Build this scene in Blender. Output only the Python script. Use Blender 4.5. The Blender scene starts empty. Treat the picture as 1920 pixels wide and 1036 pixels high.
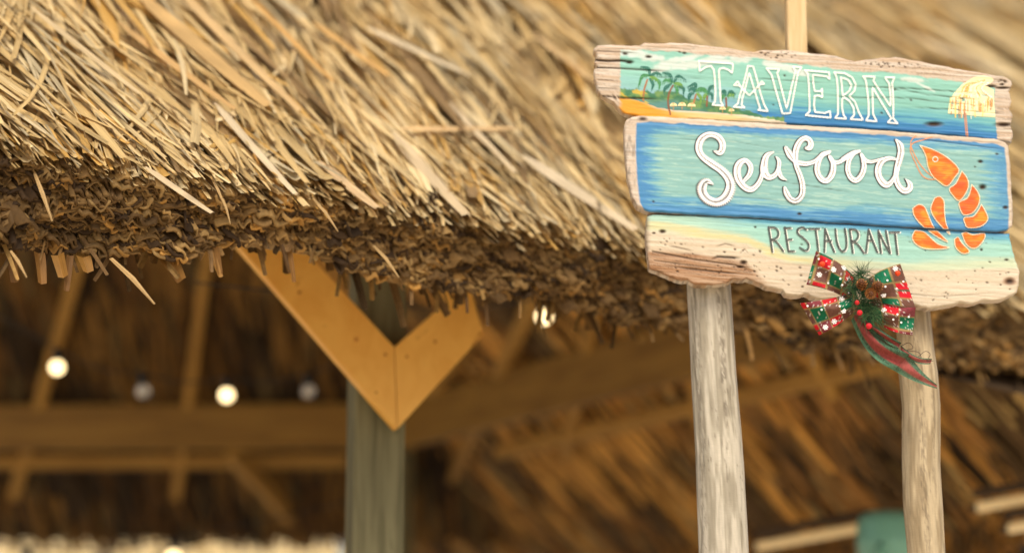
import bpy, math, random
import numpy as np
from mathutils import Vector, Matrix
from mathutils.geometry import tessellate_polygon

rng = np.random.default_rng(11)
random.seed(5)
SC = bpy.context.scene
COLL = SC.collection

# ------------------------------------------------------------------ camera
CZ = 1.40                       # camera height over the sand
PITCH = math.radians(11.49)
LENS = 72.1
FPX = LENS / 36 * 1920
cam_d = bpy.data.cameras.new('camera'); cam = bpy.data.objects.new('camera', cam_d); COLL.objects.link(cam)
cam.location = (0, 0, CZ); cam.rotation_euler = (math.pi / 2 + PITCH, 0, 0)
cam_d.lens = LENS; cam_d.sensor_width = 36; cam_d.clip_end = 2000
cam_d.dof.use_dof = True; cam_d.dof.focus_distance = 4.98; cam_d.dof.aperture_fstop = 1.0
SC.camera = cam

# ------------------------------------------------------------------ light
SUN_EL, SUN_AZ = math.radians(52), math.radians(172)   # azimuth from +Y, clockwise
w = bpy.data.worlds.new('World'); SC.world = w; w.use_nodes = True
nt = w.node_tree; bg = nt.nodes['Background']
sky = nt.nodes.new('ShaderNodeTexSky'); sky.sky_type = 'NISHITA'; sky.sun_disc = False
sky.sun_elevation = SUN_EL; sky.sun_rotation = SUN_AZ; sky.dust_density = 4.0; sky.air_density = 1.0; sky.ozone_density = 0.6
nt.links.new(sky.outputs[0], bg.inputs[0]); bg.inputs[1].default_value = 0.125
sd = bpy.data.lights.new('sun', 'SUN'); sun = bpy.data.objects.new('sun', sd); COLL.objects.link(sun)
sd.energy = 2.1; sd.angle = math.radians(30); sd.color = (1, .90, .72)
sdir = Vector((math.sin(SUN_AZ) * math.cos(SUN_EL), math.cos(SUN_AZ) * math.cos(SUN_EL), math.sin(SUN_EL)))
sun.rotation_euler = (-sdir).to_track_quat('-Z', 'Y').to_euler(); sun.location = (-6, -8, 12)
SC.view_settings.view_transform = 'Standard'; SC.view_settings.look = 'None'
SC.view_settings.exposure = 0.38; SC.view_settings.gamma = 1.0
SC.render.engine = 'CYCLES'
SC.cycles.use_denoising = True
SC.cycles.max_bounces = 8; SC.cycles.diffuse_bounces = 5; SC.cycles.transparent_max_bounces = 8

# ------------------------------------------------------------------ helpers
def lin(r, g, b):
    f = lambda c: (c / 255 / 12.92) if c / 255 <= .04045 else ((c / 255 + .055) / 1.055) ** 2.4
    return np.array([f(r), f(g), f(b)])

def P(px, py, Y):
    """point at depth Y that the photograph (1920 x 1036) shows at px, py"""
    a = (np.asarray(px, float) - 960) / FPX; b = (518 - np.asarray(py, float)) / FPX
    c, s = math.cos(PITCH), math.sin(PITCH)
    dy = c - b * s; dz = s + b * c
    Y = np.asarray(Y, float)
    return np.stack([a / dy * Y, np.broadcast_to(Y, np.shape(a / dy * Y)), dz / dy * Y + CZ], -1)

def hsh(ix, iy, seed=0):
    n = (ix.astype(np.int64) * 374761393 + iy.astype(np.int64) * 668265263 + seed * 1442695) & 0x7fffffff
    n = ((n ^ (n >> 13)) * 1274126177) & 0x7fffffff
    n = n ^ (n >> 16)
    return (n & 0xffff) / 65535.0

def noise(x, y, seed=0):
    x = np.asarray(x, float); y = np.asarray(y, float)
    ix, iy = np.floor(x), np.floor(y); fx, fy = x - ix, y - iy
    fx = fx * fx * (3 - 2 * fx); fy = fy * fy * (3 - 2 * fy)
    a, b = hsh(ix, iy, seed), hsh(ix + 1, iy, seed)
    c, d = hsh(ix, iy + 1, seed), hsh(ix + 1, iy + 1, seed)
    return (a * (1 - fx) + b * fx) * (1 - fy) + (c * (1 - fx) + d * fx) * fy

def fbm(x, y, seed=0, o=3):
    v = 0; amp = .5; t = 0
    for i in range(o):
        v = v + amp * noise(x * 2 ** i, y * 2 ** i, seed + i * 17); t += amp; amp *= .5
    return v / t

def sstep(a, b, x):
    t = np.clip((x - a) / (b - a), 0, 1); return t * t * (3 - 2 * t)

def mesh_np(name, V, F, col=None, smooth=False):
    V = np.asarray(V, np.float32); F = np.asarray(F, np.int32)
    me = bpy.data.meshes.new(name)
    k = F.shape[1]
    me.vertices.add(len(V)); me.vertices.foreach_set('co', V.ravel())
    me.loops.add(F.size); me.loops.foreach_set('vertex_index', F.ravel())
    me.polygons.add(len(F)); me.polygons.foreach_set('loop_start', np.arange(0, F.size, k, dtype=np.int32))
    if smooth: me.polygons.foreach_set('use_smooth', np.ones(len(F), bool))
    me.update(calc_edges=True)
    if col is not None: set_col(me, col)
    me.validate()
    return me

def set_grain(me, N, R, W, L, seed=0):
    """across (m), along (m), leaf number: lets the grain run along each leaf"""
    g = np.zeros((N, R, 3, 3), np.float32)
    g[..., 0] = np.array([-.5, 0, .5])[None, None, :] * np.reshape(W, (-1, 1, 1)); g[..., 1] = np.linspace(0, 1, R)[None, :, None] * np.reshape(L, (-1, 1, 1))
    g[..., 2] = (np.arange(N) * 7.31 + seed * 1.7)[:, None, None] % 613
    a = me.attributes.new('Grain', 'FLOAT_VECTOR', 'POINT'); a.data.foreach_set('vector', g.ravel())
    return me

def set_col(me, col):
    a = me.color_attributes.new('Col', 'FLOAT_COLOR', 'POINT')
    c = np.ones((len(me.vertices), 4), np.float32); c[:, :3] = np.clip(col, 0, 1)
    a.data.foreach_set('color', c.ravel())

def mesh_py(name, V, F, col=None, smooth=False):
    me = bpy.data.meshes.new(name); me.from_pydata([tuple(map(float, v)) for v in V], [], [list(map(int, f)) for f in F])
    me.update()
    if smooth:
        for p in me.polygons: p.use_smooth = True
    if col is not None: set_col(me, col)
    return me

def link(name, me, mat, parent=None, kind=None, label=None):
    """mesh given in world coordinates, re-based on its thing's origin"""
    o = bpy.data.objects.new(name, me); COLL.objects.link(o)
    me.materials.clear(); me.materials.append(mat)
    if parent is not None:
        o.parent = parent
        b = base_of(parent)
        me.transform(Matrix.Translation(-b))
    if kind: o['kind'] = kind
    if label: o['label'] = label
    return o

def base_of(o):
    b = Vector((0, 0, 0))
    while o is not None:
        b = b + Vector(o.location); o = o.parent
    return b

def thing(name, label, cat, loc, group=None):
    o = bpy.data.objects.new(name, None); COLL.objects.link(o); o.location = loc
    o.empty_display_size = .1; o['label'] = label; o['category'] = cat
    if group: o['group'] = group
    return o

class MB:
    def __init__(s): s.v = []; s.f = []; s.c = []
    def add(s, V, F, c=None):
        n = len(s.v); V = [tuple(v) for v in V]
        s.v += V; s.f += [[n + i for i in f] for f in F]
        if c is not None:
            c = np.asarray(c, float)
            s.c += [tuple(c)] * len(V) if c.ndim == 1 else [tuple(x) for x in c]
    def mesh(s, name, smooth=False):
        return mesh_py(name, s.v, s.f, np.array(s.c) if s.c else None, smooth)

def box_beam(p0, p1, w, h, upv=(0, 0, 1), jit=0.0):
    """bar from p0 to p1, w across, h along upv; slightly chamfered"""
    p0, p1 = Vector(p0), Vector(p1); d = (p1 - p0).normalized(); u = Vector(upv)
    sde = d.cross(u).normalized(); u = sde.cross(d).normalized()
    ch = min(w, h) * .08
    prof = [(-w/2+ch, -h/2), (w/2-ch, -h/2), (w/2, -h/2+ch), (w/2, h/2-ch), (w/2-ch, h/2), (-w/2+ch, h/2), (-w/2, h/2-ch), (-w/2, -h/2+ch)]
    V = []; n = 8
    for p in (p0, p1):
        for a, b in prof: V.append(p + sde * a + u * b)
    F = [[i, (i+1) % n, n + (i+1) % n, n + i] for i in range(n)]
    F += [list(range(n))[::-1], list(range(n, 2*n))]
    return V, F

def tube(pts, rad, n=8, cap=True):
    pts = [Vector(p) for p in pts]; V = []; F = []
    rad = rad if hasattr(rad, '__len__') else [rad] * len(pts)
    for i, p in enumerate(pts):
        d = (pts[min(i+1, len(pts)-1)] - pts[max(i-1, 0)]).normalized()
        a = d.orthogonal().normalized() if i == 0 else (a - d * a.dot(d)).normalized()
        b = d.cross(a)
        for k in range(n):
            t = 2 * math.pi * k / n; V.append(p + (a * math.cos(t) + b * math.sin(t)) * rad[i])
    for i in range(len(pts) - 1):
        for k in range(n): F.append([i*n+k, i*n+(k+1) % n, (i+1)*n+(k+1) % n, (i+1)*n+k])
    if cap: F += [list(range(n))[::-1], list(range((len(pts)-1)*n, len(pts)*n))]
    return V, F

def lathe(c, prof, n=16, axis=(0, 0, 1)):
    c = Vector(c); ax = Vector(axis).normalized(); a = ax.orthogonal().normalized(); b = ax.cross(a); V = []; F = []
    for r, z in prof:
        for k in range(n):
            t = 2*math.pi*k/n; V.append(c + ax*z + (a*math.cos(t) + b*math.sin(t))*max(r, 1e-5))
    for i in range(len(prof)-1):
        for k in range(n): F.append([i*n+k, i*n+(k+1) % n, (i+1)*n+(k+1) % n, (i+1)*n+k])
    return V, F

# ------------------------------------------------------------------ materials
def mat_attr(name, rough=.7, nscale=40, namp=.25, bump=.15, stretch=(1, 1, 1), spec=.25, transl=0.0, bdist=.002, grain=None, clear=0.0):
    m = bpy.data.materials.new(name); m.use_nodes = True; t = m.node_tree; b = t.nodes['Principled BSDF']
    b.inputs['Roughness'].default_value = rough; b.inputs['Specular IOR Level'].default_value = spec
    at = t.nodes.new('ShaderNodeAttribute'); at.attribute_name = 'Col'
    tc = t.nodes.new('ShaderNodeTexCoord'); mp = t.nodes.new('ShaderNodeMapping'); mp.inputs['Scale'].default_value = stretch
    nz = t.nodes.new('ShaderNodeTexNoise'); nz.inputs['Scale'].default_value = nscale; nz.inputs['Detail'].default_value = 5; nz.inputs['Roughness'].default_value = .65
    if grain:
        ga = t.nodes.new('ShaderNodeAttribute'); ga.attribute_name = grain; t.links.new(ga.outputs['Vector'], mp.inputs[0])
    else: t.links.new(tc.outputs['Object'], mp.inputs[0])
    t.links.new(mp.outputs[0], nz.inputs['Vector'])
    mr = t.nodes.new('ShaderNodeMapRange'); mr.inputs[1].default_value = .25; mr.inputs[2].default_value = .75
    mr.inputs[3].default_value = 1 - namp; mr.inputs[4].default_value = 1 + namp
    t.links.new(nz.outputs['Fac'], mr.inputs[0])
    mx = t.nodes.new('ShaderNodeVectorMath'); mx.operation = 'SCALE'
    t.links.new(at.outputs['Color'], mx.inputs[0]); t.links.new(mr.outputs[0], mx.inputs['Scale'])
    t.links.new(mx.outputs[0], b.inputs['Base Color'])
    bp = t.nodes.new('ShaderNodeBump'); bp.inputs['Strength'].default_value = bump; bp.inputs['Distance'].default_value = bdist
    t.links.new(nz.outputs['Fac'], bp.inputs['Height']); t.links.new(bp.outputs[0], b.inputs['Normal'])
    if transl > 0:
        tr = t.nodes.new('ShaderNodeBsdfTranslucent'); ms = t.nodes.new('ShaderNodeMixShader'); ms.inputs[0].default_value = transl
        t.links.new(mx.outputs[0], tr.inputs[0]); t.links.new(b.outputs[0], ms.inputs[1]); t.links.new(tr.outputs[0], ms.inputs[2])
        t.links.new(ms.outputs[0], t.nodes['Material Output'].inputs[0])
    if clear > 0:                                               # sheer cloth: gaps between the threads
        src = t.nodes['Material Output'].inputs[0].links[0].from_socket
        tp = t.nodes.new('ShaderNodeBsdfTransparent'); ms = t.nodes.new('ShaderNodeMixShader'); ms.inputs[0].default_value = clear
        t.links.new(src, ms.inputs[1]); t.links.new(tp.outputs[0], ms.inputs[2]); t.links.new(ms.outputs[0], t.nodes['Material Output'].inputs[0])
    return m

def mat_wood(name, c1, c2, scale=3, stretch=(1, 14, 14), rough=.65, bump=.25, dark=None, thr=.62):
    """timber: grain streaks along local x of the stretch"""
    m = bpy.data.materials.new(name); m.use_nodes = True; t = m.node_tree; b = t.nodes['Principled BSDF']
    b.inputs['Roughness'].default_value = rough; b.inputs['Specular IOR Level'].default_value = .25
    tc = t.nodes.new('ShaderNodeTexCoord'); mp = t.nodes.new('ShaderNodeMapping'); mp.inputs['Scale'].default_value = stretch
    nz = t.nodes.new('ShaderNodeTexNoise'); nz.inputs['Scale'].default_value = scale; nz.inputs['Detail'].default_value = 8; nz.inputs['Roughness'].default_value = .6
    nz.inputs['Distortion'].default_value = .6
    t.links.new(tc.outputs['Object'], mp.inputs[0]); t.links.new(mp.outputs[0], nz.inputs['Vector'])
    cr = t.nodes.new('ShaderNodeValToRGB'); e = cr.color_ramp.elements
    e[0].position = .3; e[0].color = (*c1, 1); e[1].position = .6; e[1].color = (*c2, 1)
    if dark is not None:
        k = cr.color_ramp.elements.new(thr); k.color = (*c2, 1); k = cr.color_ramp.elements.new(min(thr + .07, 1)); k.color = (*dark, 1)
    t.links.new(nz.outputs['Fac'], cr.inputs[0]); t.links.new(cr.outputs[0], b.inputs['Base Color'])
    bp = t.nodes.new('ShaderNodeBump'); bp.inputs['Strength'].default_value = bump; bp.inputs['Distance'].default_value = .004
    t.links.new(nz.outputs['Fac'], bp.inputs['Height']); t.links.new(bp.outputs[0], b.inputs['Normal'])
    return m

def mat_plain(name, col, rough=.6, emit=None, strength=0, trans=0.0, spec=.4):
    m = bpy.data.materials.new(name); m.use_nodes = True; t = m.node_tree; b = t.nodes['Principled BSDF']
    b.inputs['Base Color'].default_value = (*col, 1); b.inputs['Roughness'].default_value = rough
    b.inputs['Specular IOR Level'].default_value = spec; b.inputs['Transmission Weight'].default_value = trans
    if emit is not None:
        b.inputs['Emission Color'].default_value = (*emit, 1); b.inputs['Emission Strength'].default_value = strength
    nz = t.nodes.new('ShaderNodeTexNoise'); nz.inputs['Scale'].default_value = 30; bp = t.nodes.new('ShaderNodeBump')
    bp.inputs['Strength'].default_value = .05; bp.inputs['Distance'].default_value = .002
    t.links.new(nz.outputs['Fac'], bp.inputs['Height']); t.links.new(bp.outputs[0], b.inputs['Normal'])
    return m

M = dict(
    leaf=mat_attr('dry_palm_leaf', .6, 1.0, .32, .5, stretch=(420, 5, 1), spec=.3, transl=.22, grain='Grain', bdist=.0015),
    ends=mat_attr('cut_leaf_ends', .75, 90, .3, .3),
    under=mat_attr('thatch_underside', .8, 30, .25, .3),
    paint=mat_attr('brushed_sign_paint', .5, 30, .06, .35, stretch=(2, 1, 14), spec=.25, bdist=.001),
    letter=mat_attr('letter_paint', .5, 60, .04, .2, stretch=(2, 1, 8), spec=.25, bdist=.001),
    sheer=mat_attr('sheer_ribbon', .6, 700, .25, .3, transl=.3, bdist=.0005, clear=.30),
    fabric=mat_attr('ribbon_fabric', .6, 700, .25, .3, transl=.25, bdist=.0005),
    sprig=mat_attr('bow_trim', .5, 200, .2, .2),
    sand=mat_attr('sand', .9, 6, .12, .4),
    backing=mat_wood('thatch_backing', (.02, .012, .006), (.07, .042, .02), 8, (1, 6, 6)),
    bed=mat_wood('thatch_bed', (.18, .115, .05), (.36, .24, .11), 8, (1, 6, 6)),
    beam=mat_wood('ring_beam_timber', (.18, .088, .015), (.30, .16, .03), 2.2, (1, 10, 10), .6, .15),
    rafter=mat_wood('rafter_timber', (.36, .185, .04), (.52, .29, .07), 3, (1, 10, 10), .6, .15),
    pine=mat_wood('brace_pine', (.74, .36, .065), (.84, .46, .10), 2.6, (3, 10, 3), .5, .1, (.56, .25, .045), .63),
    knot=mat_wood('pine_knot', (.30, .115, .022), (.50, .21, .04), 60, (1, 1, 1), .6, .2),
    greypost=mat_wood('treated_post', (.10, .09, .044), (.20, .182, .096), 4, (9, 9, .6), .75, .4, (.05, .045, .025), .68),
    batten=mat_wood('batten_pine', (.58, .40, .19), (.72, .54, .30), 4, (14, 14, 1), .6, .15),
    dark=mat_wood('dark_timber', (.035, .022, .012), (.075, .045, .022), 3, (1, 8, 8), .6, .2),
    socket=mat_plain('black_socket', (.012, .012, .012), .4),
    cable=mat_plain('black_cable', (.015, .014, .012), .5),
    lit=mat_plain('lit_bulb_glass', (1, .9, .7), .3, (1.0, .74, .36), 2.2),
    glass=mat_plain('clear_bulb_glass', (.9, .9, .88), .08, trans=.75, spec=.6),
    glowstrip=mat_plain('warm_glow', (.62, .52, .36), .4, (1.0, .60, .20), .26),  # emission added to make the pale strips bright, not a known lamp
    teal=mat_plain('teal_enamel', (.22, .50, .38), .35, spec=.5),
)

# ------------------------------------------------------------------ ground
gx = np.linspace(-1, 1, 41); gx = np.sign(gx) * np.abs(gx) ** 3 * 400
GX, GY = np.meshgrid(gx, gx); GZ = (fbm(GX * .7, GY * .7, 3) - .5) * .06 * (np.abs(GX) < 40) * (np.abs(GY) < 40)
n = 41; idx = np.arange(n * n).reshape(n, n)
F = np.stack([idx[:-1, :-1], idx[:-1, 1:], idx[1:, 1:], idx[1:, :-1]], -1).reshape(-1, 4)
me = mesh_np('ground', np.stack([GX, GY, GZ - .03], -1).reshape(-1, 3), F, np.tile([.66, .55, .40], (n * n, 1)), True)
link('sand_ground', me, M['sand'], None, 'structure')

# ------------------------------------------------------------------ near roof of the hut
A = math.radians(35); PT = math.radians(40)
e = np.array([math.cos(A), math.sin(A), 0]); inn = np.array([-math.sin(A), math.cos(A), 0])
UP = np.array([inn[0] * math.cos(PT), inn[1] * math.cos(PT), math.sin(PT)]); NR = np.cross(e, UP)
E0 = np.array([-.728, 5.0, CZ + 1.231])
def roofpt(s, d, n):
    return E0 + np.multiply.outer(s, e) + np.multiply.outer(d, UP) + np.multiply.outer(n, NR)
C0 = np.array([0, 0, CZ])
def roof_hit(px, py, n=.05):
    r = P(px, py, 1.0) - C0; o = E0 + NR * n
    t = np.dot(o - C0, NR) / np.dot(r, NR); q = C0 + r * t - E0
    return float(q @ e), float(q @ UP)

hut = thing('thatched_hut', 'open beach hut with a shaggy palm thatch roof on timber posts behind the sign', 'hut', (-.41, 6.1, 0))

sheet = []
for nn in (-.06, -.17):
    sheet += [roofpt(np.array(a), np.array(b), np.array(nn)) for a, b in ((-1.9, .06), (8.3, .06), (8.3, 5.4), (-1.9, 5.4))]
roof = link('thatch_roof', mesh_py('thatch_roof', sheet, [[0, 1, 2, 3], [7, 6, 5, 4], [0, 4, 5, 1], [1, 5, 6, 2], [2, 6, 7, 3], [3, 7, 4, 0]]), M['bed'], hut)

PAL = np.array([[.68, .505, .24], [.55, .385, .16], [.51, .41, .235], [.58, .345, .09], [.29, .18, .07], [.74, .58, .31]])

def blades_world(s, d, phi, L, wd, n0, n1, fold, curv, tw, taper, R=6, sag=None):
    """strips of dry leaf lying down the slope; returns (N, R, 3, 3) points"""
    N = len(s); t = np.linspace(0, 1, R)[None, :]
    ang = phi[:, None] + curv[:, None] * t
    dt = 1 / (R - 1)
    cs = np.concatenate([np.zeros((N, 1)), np.cumsum((np.sin(ang[:, 1:]) + np.sin(ang[:, :-1])) / 2 * dt, 1)], 1) * L[:, None]
    cd = np.concatenate([np.zeros((N, 1)), np.cumsum((np.cos(ang[:, 1:]) + np.cos(ang[:, :-1])) / 2 * dt, 1)], 1) * L[:, None]
    S = s[:, None] + cs; D = d[:, None] - cd
    nn = n0[:, None] + (n1 - n0)[:, None] * t
    if sag is not None: nn = nn - sag[:, None] * t ** 3
    W = wd[:, None] * np.minimum(1, .35 + t * 4) * (1 - taper[:, None] * t ** 2.2) * .5
    T = tw[:, None] * (t - .3)
    ca, sa, ct, st = np.cos(ang), np.sin(ang), np.cos(T), np.sin(T)
    out = np.empty((N, R, 3, 3))
    for k, q in enumerate((-1, 0, 1)):
        ss = S + q * W * ca * ct; dd = D + q * W * sa * ct; n_ = nn + q * W * st + (fold[:, None] * W if k == 1 else 0)
        out[:, :, k, :] = E0 + ss[..., None] * e + dd[..., None] * UP + n_[..., None] * NR
    return out

def strip_faces(N, R):
    b = np.arange(N)[:, None, None] * R * 3; i = np.arange(R - 1)[None, :, None] * 3; k = np.arange(2)[None, None, :]
    a = b + i + k
    return np.stack([a, a + 1, a + 4, a + 3], -1).reshape(-1, 4)

def leaf_set(n_cl, srange, drange, lo, hi, wlo, whi, spread=.13, kk=(7, 15)):
    out = {k: [] for k in 's d phi L w n0 n1 fold curv tw taper col'.split()}
    for c in range(n_cl):
        s0 = rng.uniform(*srange); d0 = rng.uniform(*drange); k = rng.integers(*kk)
        ph = rng.normal(np.interp(s0, [-.9, .1, 1.2], [.06, -.04, -.22]), .08) + .20 * (noise(s0 * 1.3, d0 * 1.3, 5) - .5)
        tone = PAL[rng.choice(6, p=[.34, .28, .14, .08, .04, .12])]; lift = rng.uniform(0, .06)
        wide = rng.uniform(.7, 1.3); cv_ = rng.normal(0, .15); L0 = rng.uniform(lo, hi)
        for j in range(k):
            f = rng.uniform(-1, 1)
            out['phi'].append(ph + f * spread * rng.uniform(.3, 1)); out['s'].append(s0 + f * .045 + rng.normal(0, .012)); out['d'].append(d0 + rng.normal(0, .06))
            out['L'].append(L0 * rng.uniform(.75, 1.15)); out['w'].append(rng.uniform(wlo, whi) * wide * (2.0 if rng.random() < .05 else 1))
            out['n0'].append(-.06 + lift * .6 + rng.uniform(-.01, .015)); out['n1'].append(lift + rng.uniform(-.025, .02) + (rng.random() < .03) * .03)
            out['fold'].append(rng.choice([-1, 1]) * rng.uniform(.1, .5)); out['curv'].append(cv_ + rng.normal(0, .08)); out['tw'].append(rng.normal(0, .3))
            out['taper'].append(rng.choice([.3, .7, .96], p=[.06, .16, .78]))
            cc = tone if rng.random() < .80 else PAL[rng.choice(6, p=[.30, .26, .15, .11, .07, .11])]
            out['col'].append(cc * rng.uniform(.8, 1.12))
    return {k: np.array(v) for k, v in out.items()}

sets = [leaf_set(1000, (-1.8, 8.0), (.30, 5.4), .75, 1.5, .024, .062, .10, (6, 12)),
        leaf_set(330, (-1.5, 3.6), (.42, .95), .50, .95, .014, .034, .09, (6, 12)),
        leaf_set(230, (-1.6, 1.8), (.6, 1.8), .7, 1.3, .014, .034, .09, (6, 12)),
        leaf_set(300, (-1.6, 3.5), (.3, 2.8), .6, 1.2, .003, .008, .14, (2, 6))]
LS = {k: np.concatenate([q[k] for q in sets]) for k in sets[0]}
# keep tips from running far past the cut edge
over = (LS['d'] - LS['L'] * np.cos(LS['phi'])) < -.04; LS['taper'] = np.where(over & (rng.random(len(over)) < .5), .6, LS['taper'])
LS['L'] = np.where(over, np.maximum(.12, (LS['d'] + rng.uniform(-.05, .05, len(over))) / np.maximum(np.cos(LS['phi']), .5)), LS['L'])
# a few broad leaves that the photograph shows singly: from px to px, width, colour, lift
big = [((268, -10), (490, 208), .085, (.56, .36, .14)), ((330, -30), (545, 215), .050, (.62, .42, .19)), ((225, 40), (430, 215), .040, (.55, .34, .13)),
       ((470, -10), (612, 160), .030, (.60, .34, .10)), ((752, 238), (968, 252), .034, (.62, .42, .20)), ((740, 248), (862, 412), .060, (.60, .46, .27)),
       ((985, 292), (1185, 440), .075, (.62, .50, .32)), ((1000, 60), (1150, 190), .045, (.58, .40, .19)), ((405, 190), (540, 372), .034, (.66, .53, .33)),
       ((590, 40), (720, 150), .045, (.55, .33, .11)), ((600, 300), (700, 400), .05, (.60, .42, .22)), ((690, 50), (875, 150), .04, (.68, .56, .36)),
       ((1240, 20), (1330, 90), .06, (.58, .42, .22)), ((845, 190), (955, 330), .035, (.64, .50, .30)), ((60, 10), (250, 185), .03, (.58, .44, .24)),
       ((275, 310), (390, 410), .03, (.60, .46, .27)), ((1560, 0), (1720, 110), .07, (.56, .38, .17)), ((1690, 60), (1890, 150), .07, (.64, .52, .33))]
ex = {k: [] for k in LS}
for a, b, ww, c in big:
    s0, d0 = roof_hit(*a); s1, d1 = roof_hit(*b)
    ex['s'].append(s0); ex['d'].append(d0); ex['phi'].append(math.atan2(s1 - s0, d0 - d1)); ex['L'].append(math.hypot(s1 - s0, d1 - d0))
    ex['w'].append(ww); ex['n0'].append(.045); ex['n1'].append(.065); ex['fold'].append(.45); ex['curv'].append(.06); ex['tw'].append(.2); ex['taper'].append(.55); ex['col'].append(np.array(c))
LS = {k: np.concatenate([np.array(ex[k]), LS[k]]) for k in LS}
R = 8
pts = blades_world(LS['s'], LS['d'], LS['phi'], LS['L'], LS['w'], LS['n0'], LS['n1'], LS['fold'], LS['curv'], LS['tw'], LS['taper'], R)
NB = len(pts)
cols = LS['col'][:, None, None, :] * (1 + .10 * rng.normal(size=(NB, R, 3, 1))) * np.array([.92, 1.06, .98])[None, None, :, None]
cols = np.broadcast_to(cols, (NB, R, 3, 3))
tip = pts[:, R // 2, 1, :] - C0; dist = np.linalg.norm(tip, axis=1)
fx = tip[:, 0] / tip[:, 1] * FPX; inview = (np.abs(fx) < 960) & (tip[:, 2] / tip[:, 1] < .345)
# size seen, with a bonus for lying on top
score = LS['w'] * LS['L'] / dist ** 2 * (1 + 12 * np.maximum(LS['n1'], 0)) * inview
order = np.argsort(-score); single = order[:300]; rest = order[300:]
SF = strip_faces(1, R)
for i in single:
    link('thatch_leaf', set_grain(mesh_np('thatch_leaf', pts[i].reshape(-1, 3), SF, cols[i].reshape(-1, 3), True), 1, R, LS['w'][i:i+1], LS['L'][i:i+1], i), M['leaf'], roof)
link('thatch_leaves', set_grain(mesh_np('thatch_leaves', pts[rest].reshape(-1, 3), strip_faces(len(rest), R), cols[rest].reshape(-1, 3), True), len(rest), R, LS['w'][rest], LS['L'][rest]), M['leaf'], roof, 'stuff')

# cut edge of the thatch: thousands of folded leaf ends
DN = -UP
def eave_s(px):                                                # place along the eave that the photo shows at column px
    t = (px - 960) / FPX; return (t * E0[1] - E0[0]) / (e[0] - t * e[1])
HTAB = [(eave_s(a), b) for a, b in ((-250, .21), (0, .205), (150, .20), (300, .165), (420, .135), (520, .108), (620, .12), (720, .155), (850, .16), (960, .145), (1040, .145), (1200, .18), (2600, .2))]
def hmax(s): return np.interp(s, [a for a, _ in HTAB], [b for _, b in HTAB])
def leaf_ends(N, srange, hr, seed):
    g = np.random.default_rng(seed)
    s = g.uniform(*srange, N); h = g.uniform(-.005, 1, N) * hmax(s)
    big_ = fbm(s * 9, h * 14, 31)
    out = g.uniform(-.012, .010, N) + (big_ - .5) * .11 + (g.random(N) < .03) * g.uniform(.01, .04, N)
    w_ = g.uniform(.024, .062, N); th = g.uniform(.0018, .0046, N); rot = g.normal(0, .36, N); amp = g.uniform(.07, .26, N) * w_ * g.choice([-1, 1], N)
    K = 7; u = np.linspace(-.5, .5, K)[None, :]
    curve = amp[:, None] * (np.cos(u * math.pi * g.choice([1.0, 2.0, 3.0], N)[:, None] + g.uniform(-.6, .6, N)[:, None]))
    X = u * w_[:, None]
    top = np.stack([X, curve + th[:, None]], -1); bot = np.stack([X, curve - th[:, None]], -1)[:, ::-1]
    prof = np.concatenate([top, bot], 1)                       # N, 2K, 2
    cr, sr = np.cos(rot)[:, None], np.sin(rot)[:, None]
    ps = prof[..., 0] * cr - prof[..., 1] * sr; pn = prof[..., 0] * sr + prof[..., 1] * cr
    yaw = g.normal(0, .22, N); pitch = g.normal(.05, .12, N)
    cutv = inn * .36 + np.array([0, 0, -1.0])                   # the face leans in as it goes down
    base = E0 + s[:, None] * e + h[:, None] * cutv
    rings = []
    for q in (.0, 1.0):
        L = out - q * g.uniform(.09, .16, N)
        c = base + L[:, None] * DN + (yaw * (-q) * .14)[:, None] * e + (pitch * q * .14)[:, None] * NR
        rings.append(c[:, None, :] + ps[..., None] * e + pn[..., None] * NR)
    V = np.stack(rings, 1).reshape(-1, 3); K2 = 2 * K
    b = np.arange(N)[:, None] * 2 * K2
    i = np.arange(K2)[None, :]; j = (i + 1) % K2
    Fs = np.stack([b + i, b + j, b + K2 + j, b + K2 + i], -1).reshape(-1, 4)
    i = np.arange(K - 1)[None, :]
    Fc = np.stack([b + i, b + K2 - 1 - i, b + K2 - 2 - i, b + i + 1], -1).reshape(-1, 4)
    pal = np.array([[.25, .155, .06], [.15, .088, .032], [.40, .265, .11], [.06, .034, .014], [.46, .26, .075]])
    c = np.array([1.0, .93, .80]) * pal[g.choice(5, N, p=[.33, .28, .14, .15, .10])] * (g.uniform(.7, 1.15, N) * (.40 + .70 * fbm(s * 7, h * 20, 51)))[:, None]
    c = np.repeat(c, 2 * K2, 0).reshape(N, 2, K2, 3).copy(); c[:, 0] *= 1.1
    return V, np.concatenate([Fs, Fc]), c.reshape(-1, 3)
V, F, c = leaf_ends(6300, (-1.5, 4.2), (-.005, .205), 4)
link('cut_leaf_ends', mesh_np('cut_leaf_ends', V, F, c), M['ends'], roof, 'stuff')
# dark thatch body behind the ends
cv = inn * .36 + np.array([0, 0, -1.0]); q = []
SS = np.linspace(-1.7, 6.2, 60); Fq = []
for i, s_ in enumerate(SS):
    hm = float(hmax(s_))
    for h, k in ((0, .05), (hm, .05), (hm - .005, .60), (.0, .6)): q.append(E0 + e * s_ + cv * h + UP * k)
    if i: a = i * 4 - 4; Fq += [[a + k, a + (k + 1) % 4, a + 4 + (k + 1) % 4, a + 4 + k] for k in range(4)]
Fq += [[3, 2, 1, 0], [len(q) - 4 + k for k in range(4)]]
link('thatch_body', mesh_py('thatch_body', q, Fq), M['backing'], roof)

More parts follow.
